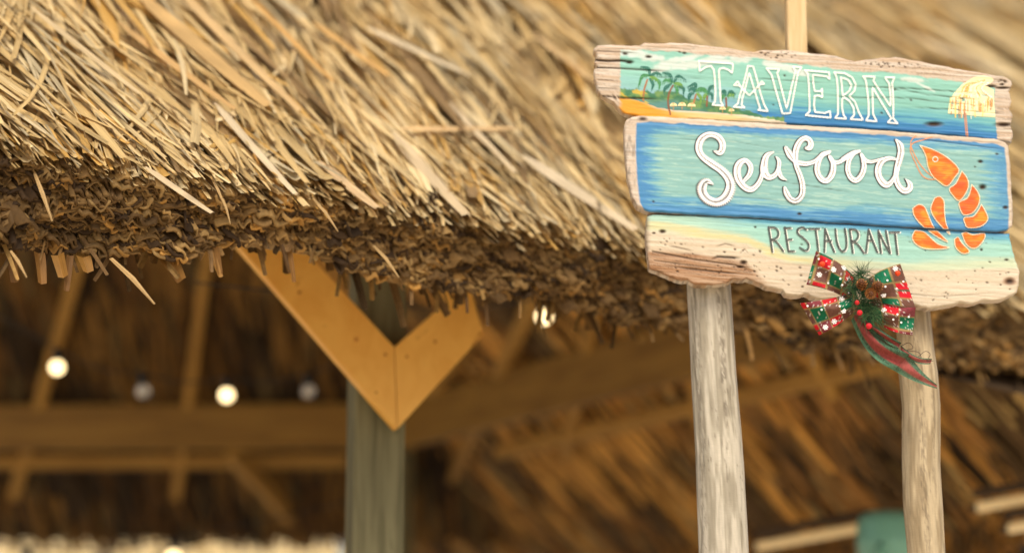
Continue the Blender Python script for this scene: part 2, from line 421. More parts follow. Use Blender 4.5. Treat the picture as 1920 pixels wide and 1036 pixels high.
# hanging shreds below the cut and stray straws
def hang_blade(p, L, w_, lean, side, col, twist=.0, R=5, curl=.1):
    """leaf shred hanging from p: lean = share of downslope against straight down"""
    d0 = Vector(DN) * lean + Vector((0, 0, -1)) * (1 - lean) + Vector(e) * side; d0.normalize()
    a = Vector(e) * math.cos(twist) + Vector(NR) * math.sin(twist); a = (a - d0 * a.dot(d0)).normalized(); n_ = a.cross(d0)
    V = []
    for i in range(R):
        t = i / (R - 1); c = Vector(p) + d0 * L * t + n_ * curl * L * t * t
        ww = w_ * (1 - .25 * t) * .5
        V += [c - a * ww, c + n_ * w_ * .22, c + a * ww]
    F = strip_faces(1, R).tolist()
    return V, F, np.tile(col, (3 * R, 1)) * (1 + .06 * rng.normal(size=(3 * R, 1)))
mb = MB()
shp = np.array([[.26, .145, .045], [.18, .10, .035], [.34, .20, .06], [.12, .07, .025]])
for i in range(150):
    s_ = rng.uniform(-1.3, 4.0); h = rng.uniform(.75, 1.05) * hmax(s_)
    cl = noise(s_ * 6, 0, 77)
    L = rng.uniform(.03, .07) + .10 * max(0, cl - .55) * rng.uniform(.3, 1.6)
    mb.add(*hang_blade(E0 + e * s_ + cv * h + UP * rng.uniform(.0, .1), L + .02, rng.uniform(.008, .026), rng.uniform(.2, .9), rng.normal(.03, .3), shp[rng.integers(4)] * rng.uniform(.6, 1.1), rng.normal(0, .6)))
for i in range(330):                                            # shaggy inner fringe
    s_ = rng.uniform(-.2, 4.6)
    mb.add(*hang_blade(E0 + e * s_ + cv * hmax(s_) + UP * rng.uniform(.12, .45) - np.array([0, 0, .03]), rng.uniform(.06, .17), rng.uniform(.012, .03), rng.uniform(.1, .6), rng.normal(.1, .25), shp[rng.integers(4)] * rng.uniform(.5, 1.0), rng.normal(0, .7)))
link('hanging_shreds', mb.mesh('hanging_shreds'), M['ends'], roof, 'stuff')
for px, h, L, ww, lean, side, col in ((75, .19, .10, .050, .5, .05, 0), (110, .19, .09, .045, .55, .05, 2), (160, .20, .085, .05, .6, .1, 2), (135, .2, .1, .03, .6, .05, 1), (300, .20, .13, .030, .5, .25, 0), (318, .20, .12, .045, .5, .3, 2),
                                  (395, .20, .10, .035, .5, .15, 2), (408, .2, .13, .022, .5, .1, 0), (545, .185, .13, .024, .4, -.0, 0), (530, .19, .12, .02, .4, 0, 3), (890, .19, .12, .018, .2, 0, 3), (925, .19, .13, .03, .2, .1, 3), (20, .2, .1, .04, .5, .1, 1)):
    s_ = eave_s(px); q = E0 + e * s_ + cv * (hmax(s_) - .008)
    V, F, c = hang_blade(q, L * rng.uniform(.55, 1.0), ww * rng.uniform(.5, .85), lean + rng.normal(0, .15), side + rng.normal(.08, .14), shp[col] * np.array([.85, .72, .5]), rng.normal(0, .35))
    link('hanging_shred', set_grain(mesh_py('hanging_shred', V, F, c), 1, 5, ww, L, px), M['leaf'], roof)
for (a, b, ww) in (((65, 325), (98, 415), .010), ((208, 484), (290, 570), .013), ((418, 372), (432, 420), .006), ((586, 372), (634, 434), .008), ((700, 460), (748, 520), .009), ((20, 470), (50, 520), .008), ((395, 330), (425, 395), .007)):
    s_ = eave_s(a[0]); Ya = (E0 + e * s_)[1] - .04
    p0 = Vector(P(*a, Ya)); p1 = Vector(P(*b, Ya - .05)); m_ = (p0 + p1) / 2 + Vector((0, -.01, .006)); sd_ = Vector((1, .2, .4)).normalized()
    V = []
    for p, k in ((p0, .7), (m_, 1.), (p1, .35)): V += [p - sd_ * ww * k / 2, p + Vector((0, -ww * .25, 0)), p + sd_ * ww * k / 2]
    link('stray_straw', set_grain(mesh_py('stray_straw', V, strip_faces(1, 3).tolist(), np.tile([.50, .33, .14], (9, 1))), 1, 3, ww, .15), M['leaf'], roof)

# ------------------------------------------------------------------ timber frame under the roof
ZB = CZ + 1.30
def bar(name, p0, p1, w_, h_, mat, upv=(0, 0, 1), parent=hut):
    """bar whose mesh runs along local x, so the grain follows it"""
    p0, p1 = Vector(p0), Vector(p1); d = (p1 - p0); L = d.length; d.normalize()
    u = Vector(upv); y = u.cross(d).normalized(); u = d.cross(y)
    V, F = box_beam((0, 0, 0), (L, 0, 0), w_, h_)
    o = bpy.data.objects.new(name, mesh_py(name, V, F)); COLL.objects.link(o); o.data.materials.append(mat)
    m = Matrix((d, y, u)).transposed().to_4x4(); m.translation = p0 - base_of(parent)
    o.parent = parent; o.matrix_local = m
    return o
def post_box(name, x, y, z0, z1, hw, yaw, mat):
    V = []; ch = hw * .1; pr = [(-hw+ch, -hw), (hw-ch, -hw), (hw, -hw+ch), (hw, hw-ch), (hw-ch, hw), (-hw+ch, hw), (-hw, hw-ch), (-hw, -hw+ch)]
    c, s = math.cos(yaw), math.sin(yaw)
    for z in (z0, z1):
        for a, b in pr: V.append((x + a*c - b*s, y + a*s + b*c, z))
    F = [[i, (i+1) % 8, 8 + (i+1) % 8, 8 + i] for i in range(8)] + [list(range(8))[::-1], list(range(8, 16))]
    return link(name, mesh_py(name, V, F), mat, hut)
pn = P(703, 900, 6.1)
post_box('post', pn[0], 6.1, -.1, CZ + 1.74, .076, math.radians(14), M['greypost'])
# near ring beam, parallel to the eave
nb0 = np.array([pn[0], 6.1, CZ + 1.66]) + inn * .13
bar('ring_beam', nb0 - e * 1.6, nb0 + e * 2.0, .05, .22, M['beam'])
# the V of two braces on the front of the post
def prism(name, px, Yf, th, mat):
    Yf = np.array([Yf(x) for x, _ in px]); f = P([x for x, _ in px], [y for _, y in px], Yf); b = f + np.array([-.3 * th, th, 0]); n_ = len(px)
    V = list(f) + list(b); F = [list(range(n_)), list(range(n_, 2*n_))[::-1]] + [[i, n_ + i, n_ + (i+1) % n_, (i+1) % n_] for i in range(n_)]
    return link(name, mesh_py(name, V, F), mat, hut)
yf = lambda x: 5.955 + (x - 745) * .00045
prism('brace', [(744, 803), (739, 650), (590, 489), (512, 398), (393, 398)], yf, .045, M['pine'])
prism('brace', [(745.5, 803), (906, 627), (884, 545), (872, 470), (945, 470)][:3] + [(862, 470), (830, 470), (830, 572), (740.5, 650)], yf, .045, M['pine'])
braces = [o for o in hut.children if o.name.startswith('brace')]
for bi, px, py, r in ((0, 666, 636, .009), (0, 560, 548, .007), (0, 722, 664, .006), (1, 762, 668, .006), (1, 815, 640, .007), (0, 705, 735, .005)):
    c = Vector(P(px, py, yf(px))); nrm = Vector((-.29, -1, 0)).normalized()
    V, F = lathe(c + nrm * .0012 - nrm * .004, [(r, 0), (r * .95, .004), (r * .5, .0045), (0, .0042)], 14, nrm)
    V = [(v.x, v.y, c.z + (v.z - c.z) * .75) for v in map(Vector, V)]
    link('knot', mesh_py('knot', V, F), M['knot'], braces[bi])
# far side of the ring: two beams meeting behind the post
Fc_ = np.array([-.58, 11.1, 0]); Lc = np.array([-5.2, 11.25, 0]); Rc = np.array([1.42, 7.25, 0])
bar('ring_beam', (*Lc[:2], ZB + .125), (Fc_[0] - .02, Fc_[1], ZB + .125), .06, .25, M['beam'])
bar('ring_beam', (Fc_[0], Fc_[1] - .03, ZB + .125), (*Rc[:2], ZB + .125), .06, .25, M['beam'])
APX = np.array([.5, 7.0])
TN = math.tan(math.radians(38)); ZS = ZB + .34
mL = np.array([.032, .9995]); mR = np.array([.8916, .4527])
def under_z(xy, o, m): return ZS - TN * ((np.asarray(xy) - o) @ m)
def under_roof(o, dirv, m, srange, out_, inn_, seed, name, nbl, tone=1.0):
    """thatch seen from inside: a dark sheet with shreds lying down its underside"""
    o = np.array(o[:2]); dirv = np.array(dirv); g = np.random.default_rng(seed)
    def pt(s, t, dz=0):
        xy = o + dirv * s + m * t; return (xy[0], xy[1], ZS - TN * t + dz)
    near = lambda x, y: E0[2] + math.tan(PT) * ((x - E0[0]) * inn[0] + (y - E0[1]) * inn[1]) - .20
    q = []; F = []; ns, nt_ = 26, 16                              # stays below the near slope where the two meet
    for k in range(2):
        for i in range(ns):
            for j in range(nt_):
                x, y, z = pt(srange[0] + (srange[1] - srange[0]) * i / (ns - 1), out_ - (out_ + inn_) * j / (nt_ - 1)); q.append((x, y, min(z, near(x, y) - .1) + .08 * k))
    for k in range(2):
        for i in range(ns - 1):
            for j in range(nt_ - 1):
                f = [k * ns * nt_ + a for a in (i * nt_ + j, (i + 1) * nt_ + j, (i + 1) * nt_ + j + 1, i * nt_ + j + 1)]; F.append(f if k == 0 else f[::-1])
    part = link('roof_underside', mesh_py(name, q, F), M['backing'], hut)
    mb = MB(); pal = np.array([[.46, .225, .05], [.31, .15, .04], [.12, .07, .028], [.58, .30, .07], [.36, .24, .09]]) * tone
    for i in range(nbl):
        s = g.uniform(*srange); t = g.uniform(-inn_ * .8, out_ - .1)
        row = math.floor((t + 2) / .42) * .42 - 2
        qx, qy, qz = pt(s, t)
        if qz > near(qx, qy) - .15: continue
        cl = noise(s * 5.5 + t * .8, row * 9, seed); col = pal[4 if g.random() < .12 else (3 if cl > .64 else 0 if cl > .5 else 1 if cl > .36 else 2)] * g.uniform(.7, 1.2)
        L = g.uniform(.25, .5); sk = g.normal(-.04, .12); ww = g.uniform(.02, .05); drop = g.uniform(.0, .05)
        a = np.array(pt(s, t, -.01)); b = np.array(pt(s + sk * L, min(t + L * .8, out_ + (.03 if tone > 1 else -.01)), -.03 - drop)); mid = (a + b) / 2 + np.array([0, 0, -.02])
        sd_ = np.array([dirv[0], dirv[1], g.normal(0, .3)])
        V = []
        for p, k in ((a, .7), (mid, 1), (b, .6)): V += [p - sd_ * ww * k / 2, p + np.array([0, 0, -.006]), p + sd_ * ww * k / 2]
        mb.add(V, strip_faces(1, 3).tolist(), np.tile(col, (9, 1)))
    for i in range(nbl // 3):                                   # fringe hanging at the eave
        s = g.uniform(*srange); a = np.array(pt(s, out_ - g.uniform(0, .12), -.02)); L = g.uniform(.008, .02) if tone < 1 else g.uniform(.05, .12); ww = g.uniform(.02, .05); sd_ = np.array([dirv[0], dirv[1], 0])
        b = a + np.array([g.normal(0, .02), 0, -L]); V = []
        for p, k in ((a, 1), ((a + b) / 2, 1), (b, .7)): V += [p - sd_ * ww * k / 2, p + np.array([m[0], m[1], 0]) * -.006, p + sd_ * ww * k / 2]
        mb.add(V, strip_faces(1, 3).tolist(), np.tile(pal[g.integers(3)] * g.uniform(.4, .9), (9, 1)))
    link('underside_leaves', mb.mesh('underside_leaves'), M['under'], part, 'stuff')
dL = np.array([-.9995, .032]); dR = np.array([.4527, -.8916])
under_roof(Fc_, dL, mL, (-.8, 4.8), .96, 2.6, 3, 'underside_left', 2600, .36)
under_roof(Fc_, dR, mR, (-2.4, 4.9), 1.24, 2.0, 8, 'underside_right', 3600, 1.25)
def rafter(x0, o, m, out_, APX=np.array([.5, 7.0])):
    """rafter over the beam at x0 pointing to the peak"""
    x0 = np.array(x0); d = APX - x0; run = d / np.linalg.norm(d); inside = -(run @ m)
    a = x0 + run * min(.95, .95 / max(inside, .2)); b = x0 - run * (out_ / max(inside, .2))
    p = lambda q: (q[0], q[1], under_z(q, np.array(o[:2]), m) - .075)
    bar('rafter', p(a), p(b), .05, .10, M['rafter'])
for px in (60, 345, -220):
    t = (px - 960) / FPX; Y = 11.1 / (1 - 0.032 * t * 0); x = t * 11.12
    rafter((x, 11.12 + (x + .58) * -.032), Fc_, mL, .55, np.array([-.75, 7.0]))
for s in (.35, 1.15, 2.05, 2.9, 3.6):
    q = Fc_[:2] + dR * s; rafter(q, Fc_, mR, .45)
# hip rafter at the corner and battens on the overhang
hd = (Fc_[:2] - APX); hd /= np.linalg.norm(hd)
bar('rafter', (*(Fc_[:2] - hd * .8), ZS + TN * .62 - .08), (*(Fc_[:2] + np.array([-.14, .95]) * .75), ZS - TN * .72 - .09), .06, .12, M['rafter'])
bar('rafter', P(432, 848, 11.2), P(545, 968, 11.9), .06, .09, M['rafter'])
bar('batten', (*(Fc_[:2] + dL * .35 + mL * .34), ZS - TN * .34 - .10), (*(Fc_[:2] + dL * 4.4 + mL * .34), ZS - TN * .34 - .10), .05, .07, M['rafter'])
bar('batten', (*(Fc_[:2] + dR * .42 + mR * .36), ZS - TN * .36 - .10), (*(Fc_[:2] + dR * 4.6 + mR * .36), ZS - TN * .36 - .10), .05, .07, M['rafter'])
post_box('post', Fc_[0] - .05, Fc_[1] + .06, -.1, ZB - .002, .07, math.radians(-28), M['greypost'])

# ------------------------------------------------------------------ string lights
def string_lights(label, bulbs, group):
    b0 = P(bulbs[0][0], bulbs[0][1], bulbs[0][2])
    t = thing('string_light', label, 'string light', tuple(b0), group)
    tops = []
    for (x, y, D, lit) in bulbs:
        c = Vector(P(x, y, D)); r = .030
        prof = [(0, -r)] + [(r * math.sin(a), -r * math.cos(a)) for a in np.linspace(.25, 2.74, 12)]
        V, F = lathe(c, prof, 16)
        o = link('light_bulb', mesh_py('light_bulb', V, F, None, True), M['lit'] if lit else M['glass'], t, None, 'glowing warm bulb' if lit else 'unlit clear bulb')
        V, F = lathe(c, [(.0, r * .80), (.0155, r * .84), (.018, r * 1.0), (.018, r * 2.1), (.012, r * 2.5), (0, r * 2.5)], 12)
        link('bulb_socket', mesh_py('bulb_socket', V, F, None, True), M['socket'], o)
        if not lit:
            V, F = lathe(c, [(0, -.012), (.010, -.008), (.012, 0), (.006, .012), (.004, r)], 10)
            link('bulb_filament', mesh_py('bulb_filament', V, F, None, True), mat_plain('filament_mount', (.75, .7, .6), .4), o)
        tops.append(c + Vector((0, 0, r * 2.45)))
    path = []
    for i in range(len(tops) - 1):
        for k in range(8):
            u = k / 8; q = tops[i].lerp(tops[i + 1], u); q.z -= .05 * 4 * u * (1 - u) * 0 + (-.0); q.z += -.03 * math.sin(math.pi * u); path.append(q)
    path.append(tops[-1])
    a = path[0] + (path[0] - path[1]) * 10; b = path[-1] + (path[-1] - path[-2]) * 10
    V, F = tube([a] + path + [b], .003, 6)
    link('cable', mesh_py('cable', V, F, None, True), M['cable'], t)
string_lights('cable of alternately lit and clear bulbs under the thatch left of the timber V', [(107, 688, 7.9, 1), (268, 733, 8.0, 0), (425, 740, 8.1, 1), (578, 733, 8.2, 0)], 'string lights under the thatch')
string_lights('cable with a lit bulb half hidden by thatch, right of the timber V', [(742, 612, 6.75, 0), (1020, 593, 7.0, 1)], 'string lights under the thatch')
string_lights('low cable with lit bulbs at the bottom edge, in front of the pale neighbouring roof', [(50, 1058, 8.6, 1), (325, 1042, 8.6, 1)], 'string lights under the thatch')

# ------------------------------------------------------------------ far neighbours seen below the eave
def far_roof(label, x0, x1, ytop, D):
    """sunlit thatched shelter beyond the hut: ridge at ytop"""
    a, b = P(x0, ytop, D), P(x1, ytop, D); zt = a[2]
    t = thing('thatched_shelter', label, 'shelter', ((a[0] + b[0]) / 2, D, 0), 'thatched shelters beyond the hut')
    nx, run, fall = 2, 2.2, 1.35
    V = [(a[0], D, zt), (b[0], D, zt), (b[0] + .5, D - run, zt - fall), (a[0] - .5, D - run, zt - fall), (b[0] + .5, D + run, zt - fall), (a[0] - .5, D + run, zt - fall)]
    V2 = [(x, y, z - .12) for x, y, z in V]
    link('roof', mesh_py('roof', V + V2, [[3, 2, 1, 0], [0, 1, 4, 5], [6, 7, 8, 9], [11, 10, 7, 6], [3, 9, 8, 2], [5, 4, 10, 11], [2, 8, 7, 1], [1, 7, 10, 4], [0, 6, 9, 3], [5, 11, 6, 0]]), M['backing'], t)
    mb = MB(); g = np.random.default_rng(int(D * 10) + int(abs(x1)))
    for i in range(900):
        x = g.uniform(a[0] - .1, b[0] + .1); q = g.uniform(.03, .9); L = g.uniform(.3, .6); ww = g.uniform(.05, .1); sk = g.normal(.22, .1)
        p0 = np.array([x, D - run * q, zt - fall * q + .03]); p1 = np.array([x + sk * L, D - run * (q + L / 2.6), zt - fall * (q + L / 2.6) + .06]); m_ = (p0 + p1) / 2 + np.array([0, 0, .02]); V = []
        for p, k in ((p0, .8), (m_, 1), (p1, .5)): V += [p - np.array([ww * k / 2, 0, 0]), p + np.array([0, -.01, .01]), p + np.array([ww * k / 2, 0, 0])]
        mb.add(V, strip_faces(1, 3).tolist(), np.tile(PAL[g.choice([0, 1, 5, 5])] * g.uniform(.95, 1.2), (9, 1)))
    link('roof_leaves', set_grain(mb.mesh('roof_leaves'), 900, 3, .07, .5), M['leaf'], t, 'stuff')
    for sx in (a[0] + .2, b[0] - .2):
        V, F = tube([(sx, D, -.1), (sx, D, zt - .15)], .07, 10); link('post', mesh_py('post', V, F, None, True), M['greypost'], t)
far_roof('pale sunlit thatched shelter far behind, at the bottom left corner', -900, 366, 992, 19.0)
far_roof('pale sunlit thatched shelter with a lower ridge, just left of the grey post', 130, 612, 1004, 23.0)

# dark timber bar at the back on the right
bar_t = thing('timber_bar', 'dark timber bar back wall under the far thatch, lower right behind the sign posts', 'bar', (3.0, 12.4, 0))
def along(px, py, D): return tuple(P(px, py, D))
for i in range(9):
    z0 = 1.15 + i * .17
    bar('wall_plank', (1.35, 12.9, z0), (4.9, 11.1, z0), .03, .166, M['dark'], parent=bar_t)
for k in (0, .33, .66, 1.0):
    q = Vector((1.35, 12.85, 0)).lerp(Vector((4.9, 11.05, 0)), k)
    bar('wall_stud', (q.x, q.y - .06, -.1), (q.x, q.y - .06, 2.62), .09, .09, M['dark'], (0, 1, 0), parent=bar_t)
bar('fascia', P(1340, 1012, 10.6), P(2060, 872, 9.0), .05, .09, M['dark'], parent=bar_t)
bar('shelf', (1.5, 12.3, 2.02), (4.8, 10.6, 2.02), .34, .035, M['dark'], parent=bar_t)
bar('wall_brace', P(1765, 962, 10.4), P(1835, 1050, 10.4), .07, .06, M['beam'], (0, 1, 0), parent=bar_t)
def glow_strip(label, a, b, D0, D1):  # bright slits under the eave built as strips with added glow, no known lamps
    p, q = P(*a, D0), P(*b, D1); t = thing('glow_strip', label, 'glow strip', tuple((p + q) / 2), 'added warm glow strips over the timber bar')
    V, F = tube([p, q], .019, 12); link('tube', mesh_py('tube', V, F, None, False), M['glowstrip'], t)
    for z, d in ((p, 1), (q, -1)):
        d_ = Vector(q - p).normalized() * d; V, F = tube([Vector(z) - d_ * .004, Vector(z) - d_ * .03], .017, 10); link('strip_end', mesh_py('strip_end', V, F), M['socket'], t)
    bar('strip_bar', p + np.array([0, .03, .055]), q + np.array([0, .03, .055]), .06, .03, M['dark'], parent=t)
glow_strip('long pale strip with added warm glow between the two driftwood posts, lower right', (1420, 1024), (1640, 984), 8.5, 8.3)
glow_strip('pale strip with added warm glow right of the right driftwood post, upper of two', (1834, 950), (1985, 925), 7.9, 7.7)
glow_strip('short pale strip with added warm glow at the bottom right edge, lower of two', (1893, 990), (2020, 966), 7.8, 7.6)
# teal canister on its hanging bracket
tc = P(1668, 1010, 8.0)
can = thing('teal_canister', 'teal green rounded canister hung left of the right driftwood post, near the bottom', 'canister', (tc[0], tc[1], 1.2))
V, F = lathe((tc[0], tc[1], 0), [(0, 1.55), (.10, 1.55), (.122, 1.58), (.126, 1.62), (.126, 2.06), (.129, 2.07), (.129, 2.09), (.126, 2.10), (.124, 2.155), (.11, 2.185), (.08, 2.2), (0, 2.205)], 32)
# (heights above ground; top shows at y = 960 in the photograph)
top_y = P(1668, 956, 8.0)[2]; dz = top_y - 2.205
V = [(v[0], v[1], v[2] + dz) for v in V]
link('canister_body', mesh_py('canister_body', V, F, None, True), M['teal'], can)
V, F = tube([(tc[0] - .06, tc[1] - .125, top_y - .14), (tc[0] - .075, tc[1] - .16, top_y - .17), (tc[0] - .075, tc[1] - .16, top_y - .28), (tc[0] - .06, tc[1] - .125, top_y - .31)], .012, 8)
link('handle', mesh_py('handle', V, F, None, True), M['teal'], can)
V, F = tube([(tc[0], tc[1], top_y - .66), (tc[0], tc[1], -.05)], .03, 10)
link('stand', mesh_py('stand', V, F, None, True), M['dark'], can)

# ------------------------------------------------------------------ the sign
SY = 5.0
sign = thing('driftwood_sign', 'hand painted three plank driftwood restaurant sign on two weathered posts with a red bow', 'sign', (float(P(1530, 518, 5)[0]), 5.06, 0))
def interp(tab): xs, ys = zip(*tab); return lambda x: np.interp(x, xs, ys)

def mixc(a, b, t): t = np.clip(t, 0, 1)[..., None]; return a * (1 - t) + b * t
WOOD = lin(226, 196, 166); WOOD2 = lin(198, 166, 132); WOODD = lin(120, 84, 58); PALE = lin(224, 208, 188)
def woodcol(px, py, seed, ang=.065):
    q = py - ang * px
    g = fbm(px * .012, q * .33, seed, 4); f = fbm(px * .03, q * .9, seed + 9, 3)
    c = WOOD2 + (PALE - WOOD2) * sstep(.25, .7, g)[..., None]
    c = c * (1 - .42 * sstep(.58, .74, f))[..., None]
    ln = fbm(px * .009, q * .55, seed + 31, 3); c = mixc(c, lin(128, 92, 64), sstep(.035, .008, np.abs(ln - .5)) * .55 * sstep(.4, .6, noise(px * .02, q * .1, seed + 7)))
    return c

class Board:
    def __init__(s, top, bot, xl, xr, Y, th, seed, r=9, rag=(1, 1, 1), cracks=(), holes=()):
        t_, b_, l_, r_ = interp(top), interp(bot), interp(xl), interp(xr)
        rg = lambda v, k, sd_: k * ((fbm(np.asarray(v, float) * .045, np.asarray(v, float) * 0, seed + sd_, 4) - .5) * 2)
        s.top = lambda x: t_(x) + rg(x, rag[0], 1); s.bot = lambda x: b_(x) + rg(x, rag[1], 2)
        s.xl = lambda y: l_(y) + rg(np.asarray(y) * 2, rag[2], 3); s.xr = lambda y: r_(y) + rg(np.asarray(y) * 2, rag[2], 4)
        s.Y, s.th, s.seed, s.r, s.cracks, s.holes = Y, th, seed, r, cracks, holes
    def relief(s, px, py):
        """how far (m) the front stands back from the plane Y"""
        t, b = s.top(px), s.bot(px); d = np.minimum(py - t, b - py)
        dx = np.minimum(px - s.xl(py), s.xr(py) - px); d = np.minimum(d, dx)
        d = np.clip(d + (fbm(px * .05, py * .05, s.seed + 5) - .5) * 4, 0, None); k = np.clip(1 - d / s.r, 0, 1)
        z = .0012 * s.r * (1 - np.sqrt(np.clip(1 - k * k, 0, 1)))
        q = py - .065 * px
        z = z + .0018 * (fbm(px * .010, q * .16, s.seed, 3) - .5) + .0024 * (fbm(px * .012, q * .45, s.seed + 2, 3) - .5) * np.clip(1.3 - d / 22, 0, 1) + .0007 * (fbm(px * .03, q * .7, s.seed + 3, 2) - .5)
        for (pl, wd, dep) in s.cracks: z = z + dep * s._line(px, py, pl, wd)
        for (x, y, rx, ry, dep) in s.holes:
            z = z + dep * np.clip(1.25 - np.hypot((px - x) / rx, (py - y) / ry), 0, 1)
        return z
    def _line(s, px, py, pl, wd):
        xs, ys = zip(*pl); yy = np.interp(px, xs, ys); m = (px >= xs[0]) & (px <= xs[-1])
        u = np.clip((px - xs[0]) / max(xs[-1] - xs[0], 1), 0, 1); fade = np.minimum(1, np.minimum((1 - u) * 4 if s.xl(yy.mean()) > xs[0] - 12 else np.minimum(u, 1 - u) * 4, (u + .01) * 99 if s.xl(yy.mean()) > xs[0] - 12 else 9))
        return np.clip(1.2 - np.abs(py - yy) / wd, 0, 1) * m * np.clip(fade, 0, 1)
    def stain(s, px, py):
        k = np.zeros_like(px)
        for (pl, wd, dep) in s.cracks: k = np.maximum(k, s._line(px, py, pl, wd * 1.1) * min(1, dep / .0035))
        for (x, y, rx, ry, dep) in s.holes: k = np.maximum(k, np.clip(1.45 - np.hypot((px - x) / rx, (py - y) / ry), 0, 1) * min(1, dep / .003))
        return k
    def front(s, px, py, lay=0.0):
        return P(px, py, s.Y + s.relief(np.asarray(px, float), np.asarray(py, float)) - lay)
    def build(s, paint, step=1.9):
        nu = int((s.xr(300) - s.xl(300)) / step); ys = s.bot(1500) - s.top(1500); nv = int(ys / step) + 8
        u = np.linspace(0, 1, nu); v = np.linspace(0, 1, nv); v = v + .06 * np.sin(2 * math.pi * v) * -1 / 1.0 * .5
        U, Vv = np.meshgrid(u, v)
        y0 = s.top(s.xl(0) * 0 + 1300) + 0 * U
        px = s.xl(300) + (s.xr(300) - s.xl(300)) * U; py = s.top(px) + (s.bot(px) - s.top(px)) * Vv
        for _ in range(3):
            px = s.xl(py) + (s.xr(py) - s.xl(py)) * U; py = s.top(px) + (s.bot(px) - s.top(px)) * Vv
        fr = P(px, py, s.Y + s.relief(px, py)); col = paint(px, py) * .80
        k = s.stain(px, py)[..., None]; col = col * (1 - k) + lin(62, 42, 28) * k
        idx = np.arange(nu * nv).reshape(nv, nu)
        F = np.stack([idx[:-1, :-1], idx[1:, :-1], idx[1:, 1:], idx[:-1, 1:]], -1).reshape(-1, 4)
        ring = np.concatenate([idx[0, :], idx[1:, -1], idx[-1, -2::-1], idx[-2:0:-1, 0]])
        V = fr.reshape(-1, 3); C = col.reshape(-1, 3); n0 = len(V); Vr = V[ring]; nr = len(ring)
        wood = woodcol(px, py, s.seed).reshape(-1, 3)[ring] * .85
        allV = [V]; allC = [C]; prev = ring
        for dep in (.012, s.th - .008, s.th):
            q = Vr + np.array([0, dep, 0]) + (0 if dep < s.th else (Vr.mean(0) - Vr) * .012)
            cur = n0 + np.arange(nr); n0 += nr; allV.append(q); allC.append(wood)
            F = np.concatenate([F, np.stack([prev, np.roll(prev, -1), np.roll(cur, -1), cur], -1)]); prev = cur
        # back: fan of quads between the top and the bottom run of the rim
        tr = prev[:nu]; br = prev[nu + nv - 2: nu + nv - 2 + nu][::-1]
        Fb = np.stack([tr[:-1], tr[1:], br[1:], br[:-1]], -1)
        me = mesh_np('board', np.concatenate(allV), np.concatenate([F, Fb]), np.concatenate(allC), True)
        return link('board', me, M['paint'], sign)

g = np.random.default_rng(2)
def specks(n, poly, r=(1.2, 2.6), dep=(.002, .004)):
    xs, ys = zip(*poly); o = []
    while len(o) < n:
        x, y = g.uniform(min(xs), max(xs)), g.uniform(min(ys), max(ys)); ins = False; j = len(poly) - 1
        for i in range(len(poly)):
            if (ys[i] > y) != (ys[j] > y) and x < (xs[j] - xs[i]) * (y - ys[i]) / (ys[j] - ys[i]) + xs[i]: ins = not ins
            j = i
        if ins: rr = g.uniform(*r); o.append((x, y, rr * g.uniform(1, 1.7), rr, g.uniform(*dep)))
    return o

top_board = Board([(1112, 94), (1120, 86), (1150, 84), (1200, 87), (1208, 81), (1255, 80), (1300, 84), (1360, 91), (1415, 99), (1430, 96), (1470, 94), (1500, 97), (1560, 104), (1603, 116), (1620, 112), (1650, 108), (1680, 108), (1720, 115), (1760, 122), (1800, 131), (1850, 139), (1880, 143), (1894, 152)],
                  [(1112, 176), (1130, 186), (1150, 193), (1160, 205), (1172, 212), (1200, 219), (1260, 223), (1400, 229), (1560, 238), (1700, 248), (1800, 255), (1895, 268)],
                  [(80, 1114), (96, 1113), (108, 1118), (118, 1114), (126, 1121), (131, 1115), (150, 1114), (170, 1119), (182, 1128), (195, 1146), (210, 1168), (220, 1172)], [(140, 1893), (160, 1896), (172, 1890), (190, 1896), (205, 1893), (218, 1899), (237, 1895), (255, 1899), (270, 1896)],
                  SY + .010, .045, 21, 4.5, (2.5, 1.0, 2.5),
                  cracks=[([(1108, 112), (1140, 115), (1163, 114), (1192, 117)], 2.6, .006), ([(1108, 127), (1150, 128), (1200, 131), (1260, 135)], 1.6, .004), ([(1108, 179), (1140, 181), (1165, 184), (1240, 186)], 1.9, .004),
                          ([(1550, 160), (1700, 166), (1780, 171), (1900, 184)], 1.1, .0022), ([(1640, 172), (1690, 168), (1740, 178), (1900, 194)], 1.1, .0022), ([(1500, 176), (1600, 183), (1700, 184), (1900, 206)], 1.1, .002), ([(1180, 140), (1250, 146), (1330, 149)], 1.0, .0015),
                          ([(1400, 147), (1450, 149), (1560, 157)], 1.0, .0018), ([(1390, 166), (1440, 169), (1500, 172)], 1.0, .0018), ([(1700, 201), (1790, 206), (1900, 215)], 1.1, .0024), ([(1120, 150), (1163, 152)], 1.2, .002), ([(1120, 165), (1163, 167)], 1.2, .002), ([(1118, 96), (1200, 100)], 1.4, .002)],
                  holes=[(1172, 101, 5, 2.6, .005), (1216, 107, 6, 2.6, .005), (1180, 117, 7, 3.2, .006), (1283, 100, 4, 2, .004), (1274, 98, 2.4, 1.4, .003), (1471, 142, 2, 2, .003), (1751, 233, 16, 4.5, .006), (1858, 162, 10, 2.6, .007), (1880, 165, 16, 2.4, .006), (1800, 187, 6, 3, .005), (1882, 234, 16, 4, .007), (1678, 168, 2, 2, .004), (1708, 188, 2, 2, .003), (1653, 212, 2.2, 2, .003), (1450, 197, 1.6, 1.6, .003)]
                        + specks(28, [(1420, 96), (1500, 97), (1490, 108), (1440, 110)], (.6, 1.6)) + specks(24, [(1615, 114), (1730, 120), (1725, 130), (1630, 127)], (.6, 1.8)) + specks(8, [(1870, 150), (1890, 152), (1890, 160), (1875, 160)]))
